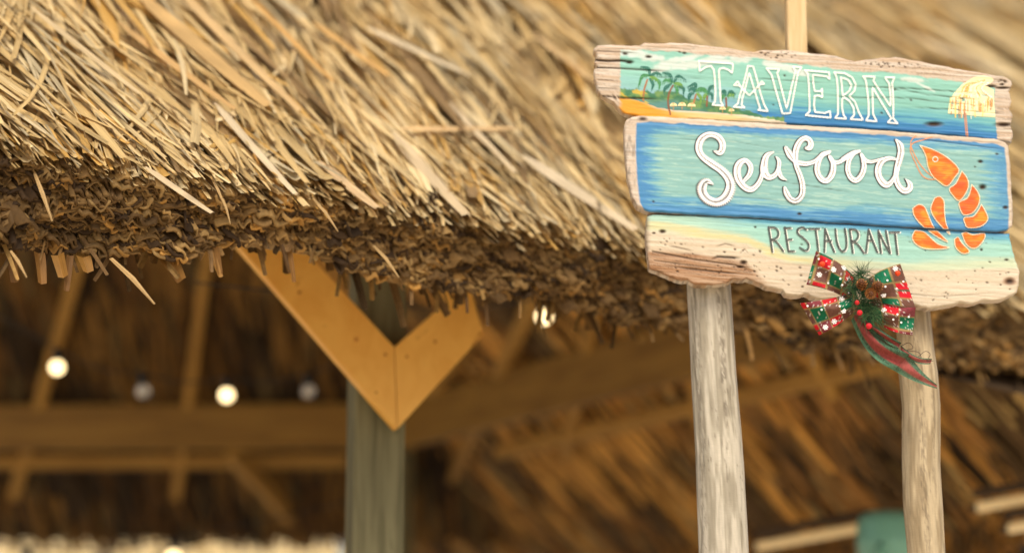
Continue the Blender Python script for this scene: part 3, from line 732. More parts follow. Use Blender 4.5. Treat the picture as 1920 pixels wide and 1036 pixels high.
mid_board = Board([(1168, 236), (1174, 226), (1186, 219), (1205, 217), (1300, 223), (1400, 229), (1500, 235), (1600, 241), (1700, 248), (1800, 256), (1865, 260), (1884, 266), (1895, 278)],
                  [(1180, 378), (1197, 389), (1215, 396), (1300, 402), (1400, 407), (1500, 413), (1600, 419), (1700, 425), (1800, 431), (1870, 434), (1888, 431), (1900, 422)],
                  [(216, 1176), (240, 1169), (280, 1171), (330, 1176), (370, 1185), (390, 1196), (400, 1200)], [(255, 1886), (275, 1890), (300, 1893), (360, 1897), (410, 1899), (440, 1896)],
                  SY - .004, .05, 37, 4.5, (1.2, 1.0, 1.2),
                  cracks=[([(1440, 330), (1480, 343), (1540, 352), (1600, 362)], 1.0, .0016), ([(1700, 258), (1800, 270), (1895, 282)], 1.0, .0016), ([(1300, 365), (1420, 372), (1500, 380)], .9, .001), ([(1250, 260), (1380, 266), (1460, 280)], .9, .001)],
                  holes=[(1838, 303, 4.5, 3, .005), (1842, 351, 6.5, 4.8, .007), (1499, 401, 4, 2.4, .004), (1225, 378, 2, 2, .003), (1885, 389, 5, 3, .004), (1869, 289, 3, 1.6, .003), (1828, 313, 2, 1.4, .003), (1205, 223, 8, 4, .003)])
bot_holes = specks(52, [(1222, 430), (1300, 455), (1420, 470), (1500, 500), (1520, 545), (1440, 535), (1380, 515), (1300, 520), (1225, 500)], (.7, 1.9)) + specks(34, [(1720, 520), (1890, 470), (1905, 540), (1760, 568), (1660, 545)], (.6, 1.6)) + specks(22, [(1240, 410), (1880, 445), (1850, 470), (1500, 470), (1300, 440)], (1., 1.6), (.001, .003))
bot_board = Board([(1208, 412), (1214, 405), (1224, 402), (1300, 404), (1400, 409), (1500, 415), (1600, 421), (1700, 427), (1800, 433), (1893, 438), (1899, 448)],
                  [(1208, 492), (1218, 503), (1240, 513), (1270, 524), (1300, 531), (1340, 534), (1362, 531), (1374, 521), (1400, 521), (1425, 530), (1440, 541), (1468, 543), (1474, 551), (1510, 552), (1540, 560), (1600, 563), (1640, 566), (1740, 575), (1765, 574), (1790, 567), (1840, 566), (1885, 561), (1908, 546)],
                  [(402, 1212), (440, 1210), (480, 1213), (505, 1217), (534, 1230)], [(436, 1891), (470, 1899), (510, 1911), (535, 1910), (560, 1902)],
                  SY + .004, .05, 53, 4.5, (.6, 5.0, 2.0),
                  cracks=[([(1222, 471), (1300, 486), (1380, 497), (1420, 512)], 1.8, .003), ([(1260, 500), (1330, 508), (1400, 515)], 1.8, .003), ([(1225, 488), (1300, 498), (1360, 505)], 1.3, .002), ([(1330, 489), (1345, 481), (1390, 484)], 2.4, .004), ([(1340, 463), (1360, 457), (1380, 462)], 1.6, .002), ([(1250, 460), (1280, 466), (1300, 471)], 1.8, .002), ([(1385, 477), (1396, 467), (1404, 475)], 1.5, .002), ([(1640, 545), (1760, 556), (1880, 548)], 1.2, .0014)],
                  holes=[(1242, 434, 6, 3.5, .006), (1226, 437, 3, 2, .004), (1893, 527, 9, 6, .003), (1416, 426, 2, 2, .004), (1425, 471, 2, 2.5, .004), (1840, 468, 2.4, 2.4, .004), (1887, 487, 4, 2, .004), (1394, 492, 6, 4, .006), (1388, 500, 8, 2.5, .005)] + bot_holes)

def brush(px, py, seed, ang=.065, fx=.014, fy=.22): q = py - ang * px; return fbm(px * fx, q * fy, seed, 4)

ptop = interp([(1160, 94), (1205, 94), (1274, 98), (1334, 103), (1423, 109), (1467, 118), (1510, 121), (1605, 134), (1660, 134), (1750, 147), (1800, 153), (1870, 166)])
hedge_top = interp([(1160, 168), (1178, 166), (1206, 169), (1226, 173), (1246, 170), (1271, 171), (1288, 186), (1314, 187), (1340, 196), (1370, 200), (1400, 208), (1440, 219)])
beach_top = interp([(1160, 182), (1199, 190), (1230, 201), (1268, 207), (1314, 209), (1345, 212), (1400, 217), (1450, 224), (1480, 231)])
def paint_top(px, py):
    wood = woodcol(px, py, 21); wood = mixc(wood, PALE, .25 * np.ones_like(px))
    b1, b2 = brush(px, py, 61), brush(px, py, 62, .065, .03, .5)
    h = top_board.bot(px) - ptop(px); v = (py - ptop(px)) / h + (b1 - .5) * .25
    c = mixc(lin(150, 208, 190), lin(143, 203, 188), sstep(.1, .45, v)); c = mixc(c, lin(108, 180, 190), sstep(.5, .72, v)); c = mixc(c, lin(64, 136, 190), sstep(.70, .85, v)); c = mixc(c, lin(46, 112, 176), sstep(.88, 1.02, v))
    left = mixc(lin(150, 208, 190), lin(150, 196, 205), sstep(.3, .8, v)); c = mixc(c, left, 1 - sstep(1330, 1430, px + (b2 - .5) * 60))
    c = c * (1 + .16 * (b2 - .5))[..., None]
    cl = np.zeros_like(px)
    for x, y, rx, ry, rot in ((1185, 99, 34, 9, .05), (1222, 108, 30, 8, .1), (1255, 118, 34, 8, -.25), (1290, 109, 40, 7, -.28), (1285, 122, 55, 9, -.1), (1240, 130, 24, 6, -.2), (1350, 106, 22, 8, 0), (1385, 110, 26, 8, .1), (1345, 113, 40, 6, .1), (1450, 120, 24, 9, .1), (1475, 127, 24, 7, .2), (1500, 136, 26, 6, .2), (1712, 150, 26, 5, .1), (1735, 163, 24, 3, .45)):
        dx, dy = px - x, py - y; a = dx * math.cos(rot) + dy * math.sin(rot); b = -dx * math.sin(rot) + dy * math.cos(rot)
        cl = np.maximum(cl, sstep(1.15, .55, np.hypot(a / rx, b / ry) + (fbm(px * .12, py * .12, 71) - .5) * .7))
    c = mixc(c, lin(222, 232, 222), cl * .9)
    gn = fbm(px * .09, py * .13, 81); hd = (py > hedge_top(px) + (fbm(px * .16, py * .1, 83) - .5) * 10) & (px < 1470)
    hc = mixc(lin(70, 128, 92), lin(122, 160, 92), sstep(.35, .65, gn)); hc = mixc(hc, lin(96, 148, 140), sstep(.5, .9, (py - hedge_top(px)) / 26)); hc = mixc(hc, lin(225, 190, 70), ((np.hypot((px - 1198) / 12, (py - 172) / 5) < 1) | ((gn > .66) & (px < 1230))) * .8)
    c = np.where(hd[..., None], hc, c)
    bt = beach_top(px) + (b1 - .5) * 3; be = (py > bt) & (px < 1475)
    bc = mixc(lin(240, 166, 52), lin(238, 205, 140), sstep(1225, 1330, px)); bc = mixc(bc, lin(240, 226, 200), sstep(.25, 0, (py - bt) / 18) * sstep(1180, 1280, px) + sstep(1360, 1460, px)); bc = bc * (1 + .3 * (b2 - .5))[..., None]
    c = np.where(be[..., None], bc, c)
    pm = sstep(-1, 1.5, py - ptop(px) - (fbm(px * .08, py * 0, 91) - .5) * 5) * (px > 1163 + (b2 - .5) * 3) * (px < np.interp(py, [150, 180, 215, 262], [1868, 1864, 1866, 1870]))
    pm = np.maximum(pm * 1.0, ((px > 1163) & (py > 190) & (px < 1220)) * 1.0)
    c = mixc(wood, c, pm); edge = sstep(5, 1, top_board.bot(px) - py) * (px > 1290); c = mixc(c, lin(60, 90, 110), edge * .45)
    return c
def paint_mid(px, py):
    b1, b2 = brush(px, py, 161), brush(px, py, 162, .065, .03, .45); wood = mixc(woodcol(px, py, 37), PALE, .55 * np.ones_like(px)); wood = mixc(wood, lin(120, 108, 98), sstep(.5, .75, fbm(px * .15, py * .05, 44)) * (px < 1192) * .6)
    lx = np.interp(py, [215, 235, 280, 340, 380, 400], [1198, 1193, 1192, 1195, 1200, 1212]); rx = mid_board.xr(py) - 7
    ty = mid_board.top(px) + np.interp(px, [1190, 1350, 1500, 1900], [12, 9, 8, 8]) + (fbm(px * .05, px * 0, 47) - .5) * 6
    dl, dt, dr, db = px - lx, py - ty, rx - px, mid_board.bot(px) - py
    n1 = (b1 - .5) * 50 + (b2 - .5) * 30
    blue = np.maximum.reduce([sstep(62, 8, dl + n1), sstep(26, 4, dt + n1 * .3) * .95, sstep(70, 0, dr + n1) * .8, sstep(46, 8, db + n1 * .55) * .95])
    c = mixc(lin(146, 194, 188), lin(112, 174, 196), sstep(.15, .55, blue)); c = mixc(c, lin(76, 142, 196), sstep(.5, 1.0, blue) * .92); c = mixc(c, lin(188, 218, 200), sstep(.58, .72, b2) * .5 * (1 - blue)); c = c * (1 + .20 * (b2 - .5))[..., None]
    pm = sstep(-1, 1.2, np.minimum.reduce([dl, dt, dr])); return mixc(wood, c, pm)
def paint_bot(px, py):
    b1, b2 = brush(px, py, 261, .04), brush(px, py, 262, .04, .03, .5); wood = mixc(woodcol(px, py, 53, .04), lin(232, 216, 186), .66 * np.ones_like(px))
    br = sstep(-6, 8, py - np.interp(px, [1210, 1300, 1400, 1440], [466, 474, 492, 530]) + (b1 - .5) * 14) * sstep(1470, 1400, px); wood = mixc(wood, woodcol(px, py, 57, .12) * np.array([.72, .55, .42]), br)
    line = np.interp(px, [1210, 1260, 1330, 1400, 1440, 1480, 1550, 1700, 1911], [430, 436, 448, 458, 478, 492, 500, 508, 500]) + (b1 - .5) * 14
    v = py - bot_board.top(px); c = mixc(lin(112, 186, 206), lin(168, 216, 200), sstep(2, 22, v + (b1 - .5) * 20)); c = mixc(lin(182, 220, 200), c, sstep(1280, 1440, px)); c = mixc(c, lin(80, 150, 205), sstep(12, 0, v + (b2 - .5) * 8) * sstep(1400, 1500, px) * .6)
    c = mixc(c, lin(206, 224, 196), sstep(26, 8, line - py)); yel = .8 * sstep(15, 2, np.abs(line - 8 - py)) * np.interp(px, [1210, 1400, 1560, 1640], [.7, 1, .8, .25]); c = mixc(c, lin(228, 210, 146), yel * (.5 + b2)); c = c * (1 + .14 * (b2 - .5))[..., None]
    c = mixc(c, wood, sstep(-4, 5, py - line)); lf = sstep(1222, 1212, px); c = mixc(c, lin(160, 140, 118), lf * .7)
    kn = sstep(1.3, .4, np.hypot((px - 1893) / 14, (py - 527) / 8)); return mixc(c, lin(176, 112, 66), kn * .7)
B_top = top_board.build(paint_top); B_mid = mid_board.build(paint_mid); B_bot = bot_board.build(paint_bot)

# painted marks: thin layers of paint on the boards
def catmull(pts, n=6):
    p = np.array(pts, float); q = np.vstack([2 * p[0] - p[1], p, 2 * p[-1] - p[-2]]); out = []
    for i in range(1, len(q) - 2):
        for t in np.linspace(0, 1, n, endpoint=False):
            a, b, c, d = q[i-1], q[i], q[i+1], q[i+2]; out.append(.5 * (2*b + (c - a)*t + (2*a - 5*b + 4*c - d)*t*t + (3*b - a - 3*c + d)*t**3))
    out.append(q[-2]); return np.array(out)
def stroke(mb, board, pts, width, col, lay, smooth=True, off=(0, 0), n=6, grow=1.0):
    """pts: px (x, y[, w]); a ribbon of paint lying on the board"""
    p = np.array(pts, float)
    if p.shape[1] == 2: p = np.hstack([p, np.full((len(p), 1), width)])
    p = catmull(p, n) if smooth and len(p) > 2 else (np.vstack([np.linspace(p[i], p[i+1], 8)[:-1] for i in range(len(p)-1)] + [p[-1:]]))
    p[:, 2] = np.maximum(p[:, 2], .45); p = p + np.array([off[0], off[1], 0]); p[:, 2] = p[:, 2] * grow
    d = np.gradient(p[:, :2], axis=0); d /= np.maximum(np.linalg.norm(d, axis=1, keepdims=True), 1e-6); nrm = np.stack([-d[:, 1], d[:, 0]], -1)
    # round caps
    a0, a1 = p[0, :2] - d[0] * p[0, 2] * .4, p[-1, :2] + d[-1] * p[-1, 2] * .4
    L = np.vstack([[a0 + nrm[0] * p[0, 2] * .22], p[:, :2] + nrm * p[:, 2:] / 2, [a1 + nrm[-1] * p[-1, 2] * .22]]); Rr = np.vstack([[a0 - nrm[0] * p[0, 2] * .22], p[:, :2] - nrm * p[:, 2:] / 2, [a1 - nrm[-1] * p[-1, 2] * .22]])
    Mi = (L + Rr) / 2; k = len(L); lays = lay + np.arange(k) * 2e-6
    V = np.stack([board.front(q[:, 0], q[:, 1], lays) for q in (L, Mi, Rr)], 1).reshape(-1, 3)
    cc = np.tile(col, (3 * k, 1)) * (1 + .10 * (fbm(V[:, 0] * 60, V[:, 2] * 60, 12) - .5))[:, None]; mb.add(V, [[b, a, c_, d_] for a, b, c_, d_ in strip_faces(1, k).tolist()], cc)
def poly(mb, board, pts, colf, lay, smooth=0):
    p = np.array(pts, float)
    if smooth: p = catmull(np.vstack([p, p[:1]]), smooth)[:-1]
    tris = tessellate_polygon([[Vector((x, y, 0)) for x, y in p]])
    V = [tuple(x) for x in p]; T = [list(t) for t in tris]
    for _ in range(3):                                           # even out, so the paint follows the grain
        cache = {}; N_ = []
        def mid(i, j):
            k = (min(i, j), max(i, j))
            if k not in cache: cache[k] = len(V); V.append(((V[i][0] + V[j][0]) / 2, (V[i][1] + V[j][1]) / 2))
            return cache[k]
        for a, b, c in T:
            le = max(math.dist(V[a], V[b]), math.dist(V[b], V[c]), math.dist(V[c], V[a]))
            ab, bc, ca = mid(a, b), mid(b, c), mid(c, a); N_ += [[a, ab, ca], [ab, b, bc], [ca, bc, c], [ab, bc, ca]]
        T = N_
    V = np.array(V); mb.add(board.front(V[:, 0], V[:, 1], lay), T, colf(V[:, 0], V[:, 1]))
def cz(pts, x0, y0, k):
    return [(x0 + q[0] / k, y0 + q[1] / k) + ((q[2] / k,) if len(q) > 2 else ()) for q in pts]
def flat(c): return lambda x, y: np.tile(c, (len(x), 1)) * (1 + .1 * (fbm(x * .1, y * .3, 5) - .5))[:, None]
def done(mb, name, board): return link(name, mb.mesh(name), M['letter'], board)
WHITE = lin(250, 244, 240); INK = lin(58, 60, 60); INK2 = lin(70, 66, 64); CREAM = lin(246, 246, 236)

c1 = lambda p: cz(p, 1280, 230, 6.095); c2 = lambda p: cz(p, 1450, 230, 6.093); c3 = lambda p: cz(p, 1580, 240, 7.4)
sea = dict(
 S=[c1([(360, 325, 14), (430, 338, 62), (455, 250, 70), (405, 165, 66), (305, 138, 62), (218, 190, 76), (188, 290, 76), (228, 380, 72), (335, 462, 82), (445, 535, 88), (532, 635, 98), (556, 740, 112), (500, 862, 118), (390, 915, 96), (282, 880, 98), (218, 795, 106), (222, 715, 106), (275, 662, 70), (350, 702, 16)])],
 e=[c1([(695, 668, 36), (760, 590, 52), (775, 500, 54), (715, 432, 50), (648, 475, 76), (626, 565, 80), (652, 660, 76), (720, 740, 66), (790, 758, 60), (858, 700, 52), (898, 620, 46), (925, 520, 50)])],
 a=[c1([(1040, 335, 18), (965, 378, 58), (938, 470, 76), (938, 560, 86), (985, 620, 62), (1050, 600, 52), (1092, 530, 46), (1100, 440, 42), (1068, 390, 14)]), c1([(1098, 520, 40), (1108, 570, 50), (1135, 625, 40), (1190, 655, 10)])],
 f=[c2([(145, 285, 44), (195, 365, 74), (245, 445, 34)]), c2([(375, 290, 34), (415, 282, 62), (425, 222, 58), (375, 178, 54), (310, 212, 60), (266, 300, 66), (256, 400, 60), (270, 500, 52), (310, 600, 56), (340, 720, 60), (330, 830, 60), (265, 895, 60), (192, 872, 60), (147, 800, 60), (130, 740, 30)]), c2([(262, 448, 60), (370, 466, 50), (470, 440, 46), (545, 380, 44), (640, 335, 36)])],
 o=[c2([(648, 332, 34), (560, 372, 54), (512, 470, 60), (507, 560, 60), (550, 640, 60), (612, 658, 60), (668, 590, 66), (686, 490, 60), (668, 430, 48), (645, 385, 32)]), c2([(645, 385, 38), (680, 440, 46), (740, 450, 46), (830, 400, 46), (918, 348, 44)])],
 o2=[c3([(235, 322, 38), (140, 370, 60), (87, 470, 66), (77, 590, 66), (120, 690, 66), (190, 722, 70), (260, 650, 72), (295, 540, 66), (282, 430, 60), (258, 362, 40)]), c3([(0, 430, 54), (70, 378, 50), (160, 330, 46), (235, 322, 36)]), c3([(262, 370, 46), (312, 440, 52), (390, 466, 46), (500, 440, 38), (560, 425, 40)])],
 d=[c3([(745, 435, 30), (640, 422, 56), (542, 470, 80), (497, 570, 86), (512, 680, 86), (580, 772, 88), (642, 775, 72), (712, 690, 52), (765, 560, 60)]), c3([(742, 162, 26), (800, 230, 84), (816, 330, 90), (790, 450, 86), (756, 570, 72), (746, 690, 72), (782, 800, 76), (860, 868, 80), (930, 838, 76), (928, 770, 62), (872, 705, 12)])])
for nm, strokes in sea.items():
    mb = MB()
    for i, st in enumerate(strokes):
        stroke(mb, mid_board, st, 0, INK, .0011 + i * .00004, off=(-3.0, -.6)); stroke(mb, mid_board, st, 0, INK, .0014 + i * .00004, off=(-1.7, 1.6))
    for i, st in enumerate(strokes): stroke(mb, mid_board, st, 0, WHITE, .0026 + i * .00006, grow=1.08)
    for i, st in enumerate(strokes if nm in 'Sd' else []):       # thin ink lines inside the strokes
        p = catmull(np.array(st), 6); d = np.gradient(p[:, :2], axis=0); d /= np.linalg.norm(d, axis=1, keepdims=True); k = len(p)
        for (u0, u1) in ((.22, .36), (.66, .80)):
            seg = p[int(k*u0):int(k*u1)]; dd = d[int(k*u0):int(k*u1)]
            if len(seg) > 4 and seg[:, 2].mean() > 8.5:
                q = seg[:, :2] + np.stack([-dd[:, 1], dd[:, 0]], -1) * seg[:, 2:] * np.where(dd[:, 1:] > 0, .2, -.2); stroke(mb, mid_board, q[::2], .5, lin(130, 120, 120), .0032)
    done(mb, 'letter', B_mid)

t4 = lambda p: cz(p, 1290, 90, 7.4); t5 = lambda p: cz(p, 1490, 110, 7.4)
tav = [
 [t4([(150, 180), (390, 200), (620, 215), (626, 260), (612, 352), (570, 310), (490, 280), (442, 290), (430, 330), (440, 480), (450, 640), (455, 740), (490, 805), (335, 790), (375, 740), (380, 600), (370, 420), (355, 300), (320, 255), (250, 265), (160, 325), (150, 180)])],
 [t4([(830, 250), (905, 255), (940, 370), (980, 520), (1010, 640), (1060, 790), (1112, 880), (968, 862), (1000, 845), (960, 720), (925, 600), (880, 450), (850, 350), (820, 460), (790, 580), (755, 700), (745, 790), (790, 830), (630, 820), (690, 770), (720, 650), (760, 530), (800, 380), (830, 250)]), t4([(640, 515), (690, 460), (722, 525), (640, 515)]), t4([(722, 525), (790, 600), (850, 655), (910, 600), (990, 510), (1020, 460), (1062, 500), (990, 512)])],
 [t4([(1090, 285), (1270, 290), (1240, 350), (1290, 530), (1370, 840), (1430, 560), (1490, 320), (1450, 255), (1580, 268), (1530, 338), (1470, 640), (1420, 905), (1310, 912), (1290, 840), (1220, 600), (1160, 380), (1090, 285)])],
 [t5([(140, 160), (480, 190), (485, 290), (450, 250), (255, 225), (260, 340), (280, 450), (365, 450), (380, 410), (386, 540), (330, 510), (280, 520), (270, 640), (285, 740), (420, 755), (490, 725), (502, 822), (148, 785), (205, 735), (205, 600), (195, 350), (180, 210), (140, 160)])],
 [t5([(550, 190), (690, 200), (800, 260), (850, 360), (830, 450), (760, 520), (840, 600), (890, 740), (952, 852), (772, 842), (825, 780), (815, 680), (760, 590), (690, 540), (660, 560), (660, 690), (680, 780), (718, 838), (558, 825), (600, 770), (600, 600), (595, 400), (580, 260), (550, 190)]), t5([(640, 260), (740, 290), (790, 370), (760, 450), (665, 520), (655, 400), (640, 260)])],
 [t5([(948, 245), (1115, 250), (1095, 310), (1180, 440), (1330, 660), (1330, 520), (1310, 350), (1250, 260), (1387, 260), (1355, 340), (1370, 560), (1370, 830), (1435, 902), (1288, 887), (1340, 830), (1200, 600), (1080, 400), (1085, 600), (1090, 770), (1142, 872), (988, 860), (1025, 790), (1025, 620), (1000, 400), (985, 300), (948, 245)])]]
done_palms = []
# palms, huts and the straw parasol on the top board
z9 = lambda p: cz(p, 1160, 80, 6.475)
def frond(mb, pts, col, w_=5.0):
    p = catmull(np.array(z9(pts)), 7); n_ = len(p); a = np.hstack([p, (w_ * np.sin(np.linspace(.5, 3.0, n_)))[:, None] + .6]); stroke(mb, top_board, a, 0, col, .0006, smooth=False)
    for i in range(2, n_, 2):                                    # ragged leaflets
        x, y = p[i]; stroke(mb, top_board, [(x, y), (x + rng.normal(-.5, 1.2), y + rng.uniform(3, 7))], 1.3, col * rng.uniform(.8, 1.3), .0007, smooth=False)
G1, G2, G3 = lin(48, 112, 96), lin(72, 140, 84), lin(112, 158, 70); TR = lin(176, 112, 70); TR2 = lin(140, 84, 58)
palms = [
 ([[(350, 450), (312, 570), (300, 700)]], [((375, 400), (360, 320), (270, 290)), ((370, 400), (290, 410), (240, 530)), ((390, 400), (450, 362), (520, 390)), ((380, 415), (440, 430), (475, 455)), ((380, 440), (420, 500), (402, 570)), ((430, 430), (500, 480), (490, 560))], TR),
 ([[(660, 520), (612, 620), (602, 740), (630, 870)]], [((650, 480), (620, 395), (535, 360)), ((650, 480), (590, 450), (535, 475)), ((670, 480), (720, 405), (815, 450)), ((670, 490), (740, 500), (775, 518)), ((640, 500), (570, 550), (550, 610)), ((680, 520), (715, 575), (705, 620)), ((720, 530), (790, 555), (785, 630))], TR2),
 ([[(940, 630), (900, 770)]], [((920, 590), (930, 505), (838, 540)), ((930, 590), (1000, 555), (1055, 580)), ((910, 610), (860, 640), (850, 705)), ((950, 610), (1000, 670), (990, 750)), ((920, 600), (900, 560), (850, 570))], TR),
 ([[(1078, 650), (1070, 770)]], [((1085, 620), (1110, 540), (1155, 520)), ((1085, 620), (1030, 565), (990, 590)), ((1085, 620), (1130, 620), (1140, 690)), ((1085, 620), (1045, 650), (1035, 700))], TR2),
 ([[(1305, 670), (1310, 780)]], [((1300, 640), (1280, 590), (1245, 610)), ((1300, 640), (1265, 650), (1255, 700)), ((1320, 650), (1360, 590), (1420, 630)), ((1320, 650), (1380, 620), (1400, 640))], TR2)]
for tr, fr, tcol in palms:
    mb = MB()
    for t_ in tr: stroke(mb, top_board, z9(t_), 3.6, tcol, .0008)
    for i, f_ in enumerate(fr): frond(mb, f_, (G1, G2, G1, G3)[i % 4], 6)
    done(mb, 'painted_palm', B_top)
for hx, hy, r in ((665, 765, 45), (770, 762, 50), (885, 768, 50), (1262, 805, 40), (1370, 825, 36)):
    mb = MB(); arc = [(hx + r * math.cos(a), hy + 8 - r * .95 * math.sin(a)) for a in np.linspace(0, math.pi, 9)]
    poly(mb, top_board, z9(arc), flat(lin(238, 222, 168)), .0009)
    for q in (-.5, 0, .5): stroke(mb, top_board, z9([(hx, hy - r * .8), (hx + q * r, hy + 5)]), .9, lin(206, 160, 90), .0011, smooth=False)
    stroke(mb, top_board, z9([(hx, hy + 8), (hx, hy + 50)]), 1.6, lin(200, 150, 90), .0009, smooth=False)
    done(mb, 'painted_shelter', B_top)
z8 = lambda p: cz(p, 1760, 120, 6.906); mb = MB()
dome = [(120, 640), (140, 480), (210, 360), (330, 250), (450, 172), (570, 150), (700, 182), (712, 212), (670, 255), (600, 275), (712, 335), (722, 560), (735, 690), (500, 675), (300, 650)]
poly(mb, top_board, z8(dome), flat(lin(242, 226, 176)), .0006)
for i in range(46):
    x = rng.uniform(140, 720); y0 = rng.uniform(430, 560); cc = [lin(236, 170, 80), lin(250, 240, 215), lin(226, 150, 96), lin(244, 210, 110), lin(170, 120, 96)][rng.integers(5)]
    stroke(mb, top_board, z8([(x, y0), (x + rng.normal(0, 6), y0 + rng.uniform(90, 170))]), rng.uniform(1.2, 2.6), cc, .0009 + i * 1e-5, smooth=False)
for i in range(20):
    u = rng.uniform(0, 1); x1 = 190 + u * 500; cc = [lin(248, 236, 200), lin(240, 190, 100), lin(252, 246, 226), lin(232, 168, 96)][rng.integers(4)]
    stroke(mb, top_board, z8([(640 - 60 * (1 - u), 200 + 50 * u), (500 - 180 * (1 - u) + 60 * u, 260 + 60 * u), (x1, 430)]), rng.uniform(2, 4), cc, .00095 + i * 1e-5)
stroke(mb, top_board, z8([(345, 650), (358, 800), (370, 945)]), 5.5, lin(196, 140, 112), .0006)
done(mb, 'painted_parasol', B_top)
for strokes in tav:
    mb = MB()
    for i, st in enumerate(strokes): stroke(mb, top_board, st, 3.7, CREAM, .0026 + i * .00005, smooth=False)
    done(mb, 'letter', B_top)

r6 = lambda p: cz(p, 1430, 410, 7.111)
rest_l = [[[(78, 108), (105, 270), (130, 440)], [(80, 112), (170, 120), (210, 180), (190, 250), (112, 280)], [(112, 280), (180, 300), (275, 428)]],
 [[(295, 112), (320, 280), (345, 430)], [(345, 430), (420, 428)], [(285, 122), (375, 120)], [(325, 280), (385, 270)]],
 [[(580, 142), (530, 116), (470, 140), (470, 195), (540, 252), (605, 322), (610, 390), (570, 425), (492, 385)]],
 [[(620, 130), (755, 130)], [(705, 135), (725, 280), (742, 432)]],
 [[(820, 440), (825, 300), (830, 132)], [(832, 132), (880, 260), (955, 437)], [(825, 292), (912, 290)]],
 [[(970, 135), (985, 280), (1020, 390), (1070, 430), (1110, 380), (1112, 270), (1092, 130)]],
 [[(1160, 137), (1180, 280), (1202, 450)], [(1160, 137), (1240, 145), (1276, 210), (1250, 280), (1185, 300)], [(1190, 302), (1260, 330), (1350, 452)]],
 [[(1375, 450), (1395, 290), (1410, 140)], [(1412, 140), (1460, 270), (1530, 442)], [(1400, 287), (1466, 285)]],
 [[(1575, 452), (1555, 300), (1540, 155)], [(1540, 155), (1610, 300), (1697, 455)], [(1697, 455), (1665, 300), (1640, 155)]],
 [[(1690, 177), (1820, 175)], [(1765, 185), (1780, 320), (1797, 468)]]]
for strokes in rest_l:
    mb = MB()
    for i, st in enumerate(strokes): stroke(mb, bot_board, r6(st), 3.6, lin(240, 240, 228), .0014 + i * .00004, off=(2.2, 1.2))
    for i, st in enumerate(strokes): stroke(mb, bot_board, r6(st), 4.0, lin(78, 80, 78), .0024 + i * .00004)
    done(mb, 'letter', B_bot)

# shrimp across the middle and bottom boards
z7 = lambda p: cz(p, 1690, 240, 4.317)
ORG = [lin(234, 106, 40), lin(240, 142, 44), lin(226, 88, 40)]
def orange(x, y):
    a = fbm(x * .05, y * .09, 15); c = mixc(ORG[0] * np.ones((len(x), 1)), ORG[1], sstep(.54, .76, a)); return mixc(c, ORG[2], sstep(.46, .25, a))
def clip(pts, keep_up):
    y_s = lambda x: 425.3 + (x - 1690) * .0578 + (-1.5 if keep_up else 3.5); o = []
    for i in range(len(pts)):
        a, b = pts[i - 1], pts[i]; da, db = y_s(a[0]) - a[1], y_s(b[0]) - b[1]
        if not keep_up: da, db = -da, -db
        if (da >= 0) != (db >= 0): t = da / (da - db); o.append((a[0] + (b[0] - a[0]) * t, a[1] + (b[1] - a[1]) * t))
        if db >= 0: o.append(tuple(b))
    return o
shr_mid = [[(150, 140), (250, 172), (370, 237), (465, 332), (430, 402), (370, 470), (300, 430), (250, 385), (215, 310), (203, 240), (178, 180)], [(490, 348), (530, 400), (545, 460), (520, 530), (470, 588), (425, 555), (388, 492), (440, 450)], [(570, 456), (615, 510), (636, 570), (615, 640), (570, 690), (505, 702), (475, 650), (468, 600), (530, 570), (556, 520)], [(648, 618), (680, 670), (701, 740), (640, 797), (540, 806), (515, 770), (508, 725), (580, 715), (620, 670)]]
shr_bot = [[(490, 852), (525, 842), (580, 862), (672, 852), (670, 900), (620, 960), (570, 972), (520, 930)], [(430, 900), (460, 882), (490, 930), (545, 985), (540, 1010), (490, 1012), (440, 965)], [(110, 828), (180, 838), (230, 880), (300, 940), (388, 965), (300, 980), (180, 972), (110, 930), (88, 880)]]
shr_both = [[(270, 565), (310, 555), (345, 590), (350, 680), (362, 770), (395, 860), (330, 800), (270, 730), (238, 650)], [(92, 650), (140, 618), (190, 640), (225, 720), (262, 800), (320, 860), (378, 922), (290, 880), (200, 815), (140, 760), (100, 700)]]
def shr(mb, board, p, k):
    p = [tuple(q) for q in p]; poly(mb, board, p, orange, .0016 + k * 1e-5)
    stroke(mb, board, p + [p[0]], 1.7, lin(246, 228, 190), .0023 + k * 1e-5, smooth=False)
mb_m, mb_b = MB(), MB()
for k, q in enumerate(shr_mid): shr(mb_m, mid_board, catmull(np.array(z7(q) + z7(q)[:1]), 3)[:-1], k)
for k, q in enumerate(shr_bot): shr(mb_b, bot_board, catmull(np.array(z7(q) + z7(q)[:1]), 3)[:-1], k)
for k, q in enumerate(shr_both):
    s_ = [tuple(a) for a in catmull(np.array(z7(q) + z7(q)[:1]), 3)[:-1]]
    shr(mb_m, mid_board, clip(s_, True), 5 + k); shr(mb_b, bot_board, clip(s_, False), 5 + k)
for i, q in enumerate(([(120, 62), (82, 100), (80, 150), (110, 220), (150, 290), (200, 350), (250, 390)], [(250, 72), (180, 95), (92, 125), (74, 180), (110, 270), (160, 370), (210, 410), (270, 415)])):
    stroke(mb_m, mid_board, z7(q), 2.2, lin(232, 150, 96), .0008 + i * 1e-4)
stroke(mb_m, mid_board, z7([(275 + 21 * math.cos(a), 252 + 21 * math.sin(a)) for a in np.linspace(0, 2 * math.pi, 13)]), 2.0, lin(250, 236, 220), .0027)
done(mb_m, 'painted_shrimp', B_mid); done(mb_b, 'painted_shrimp', B_bot)

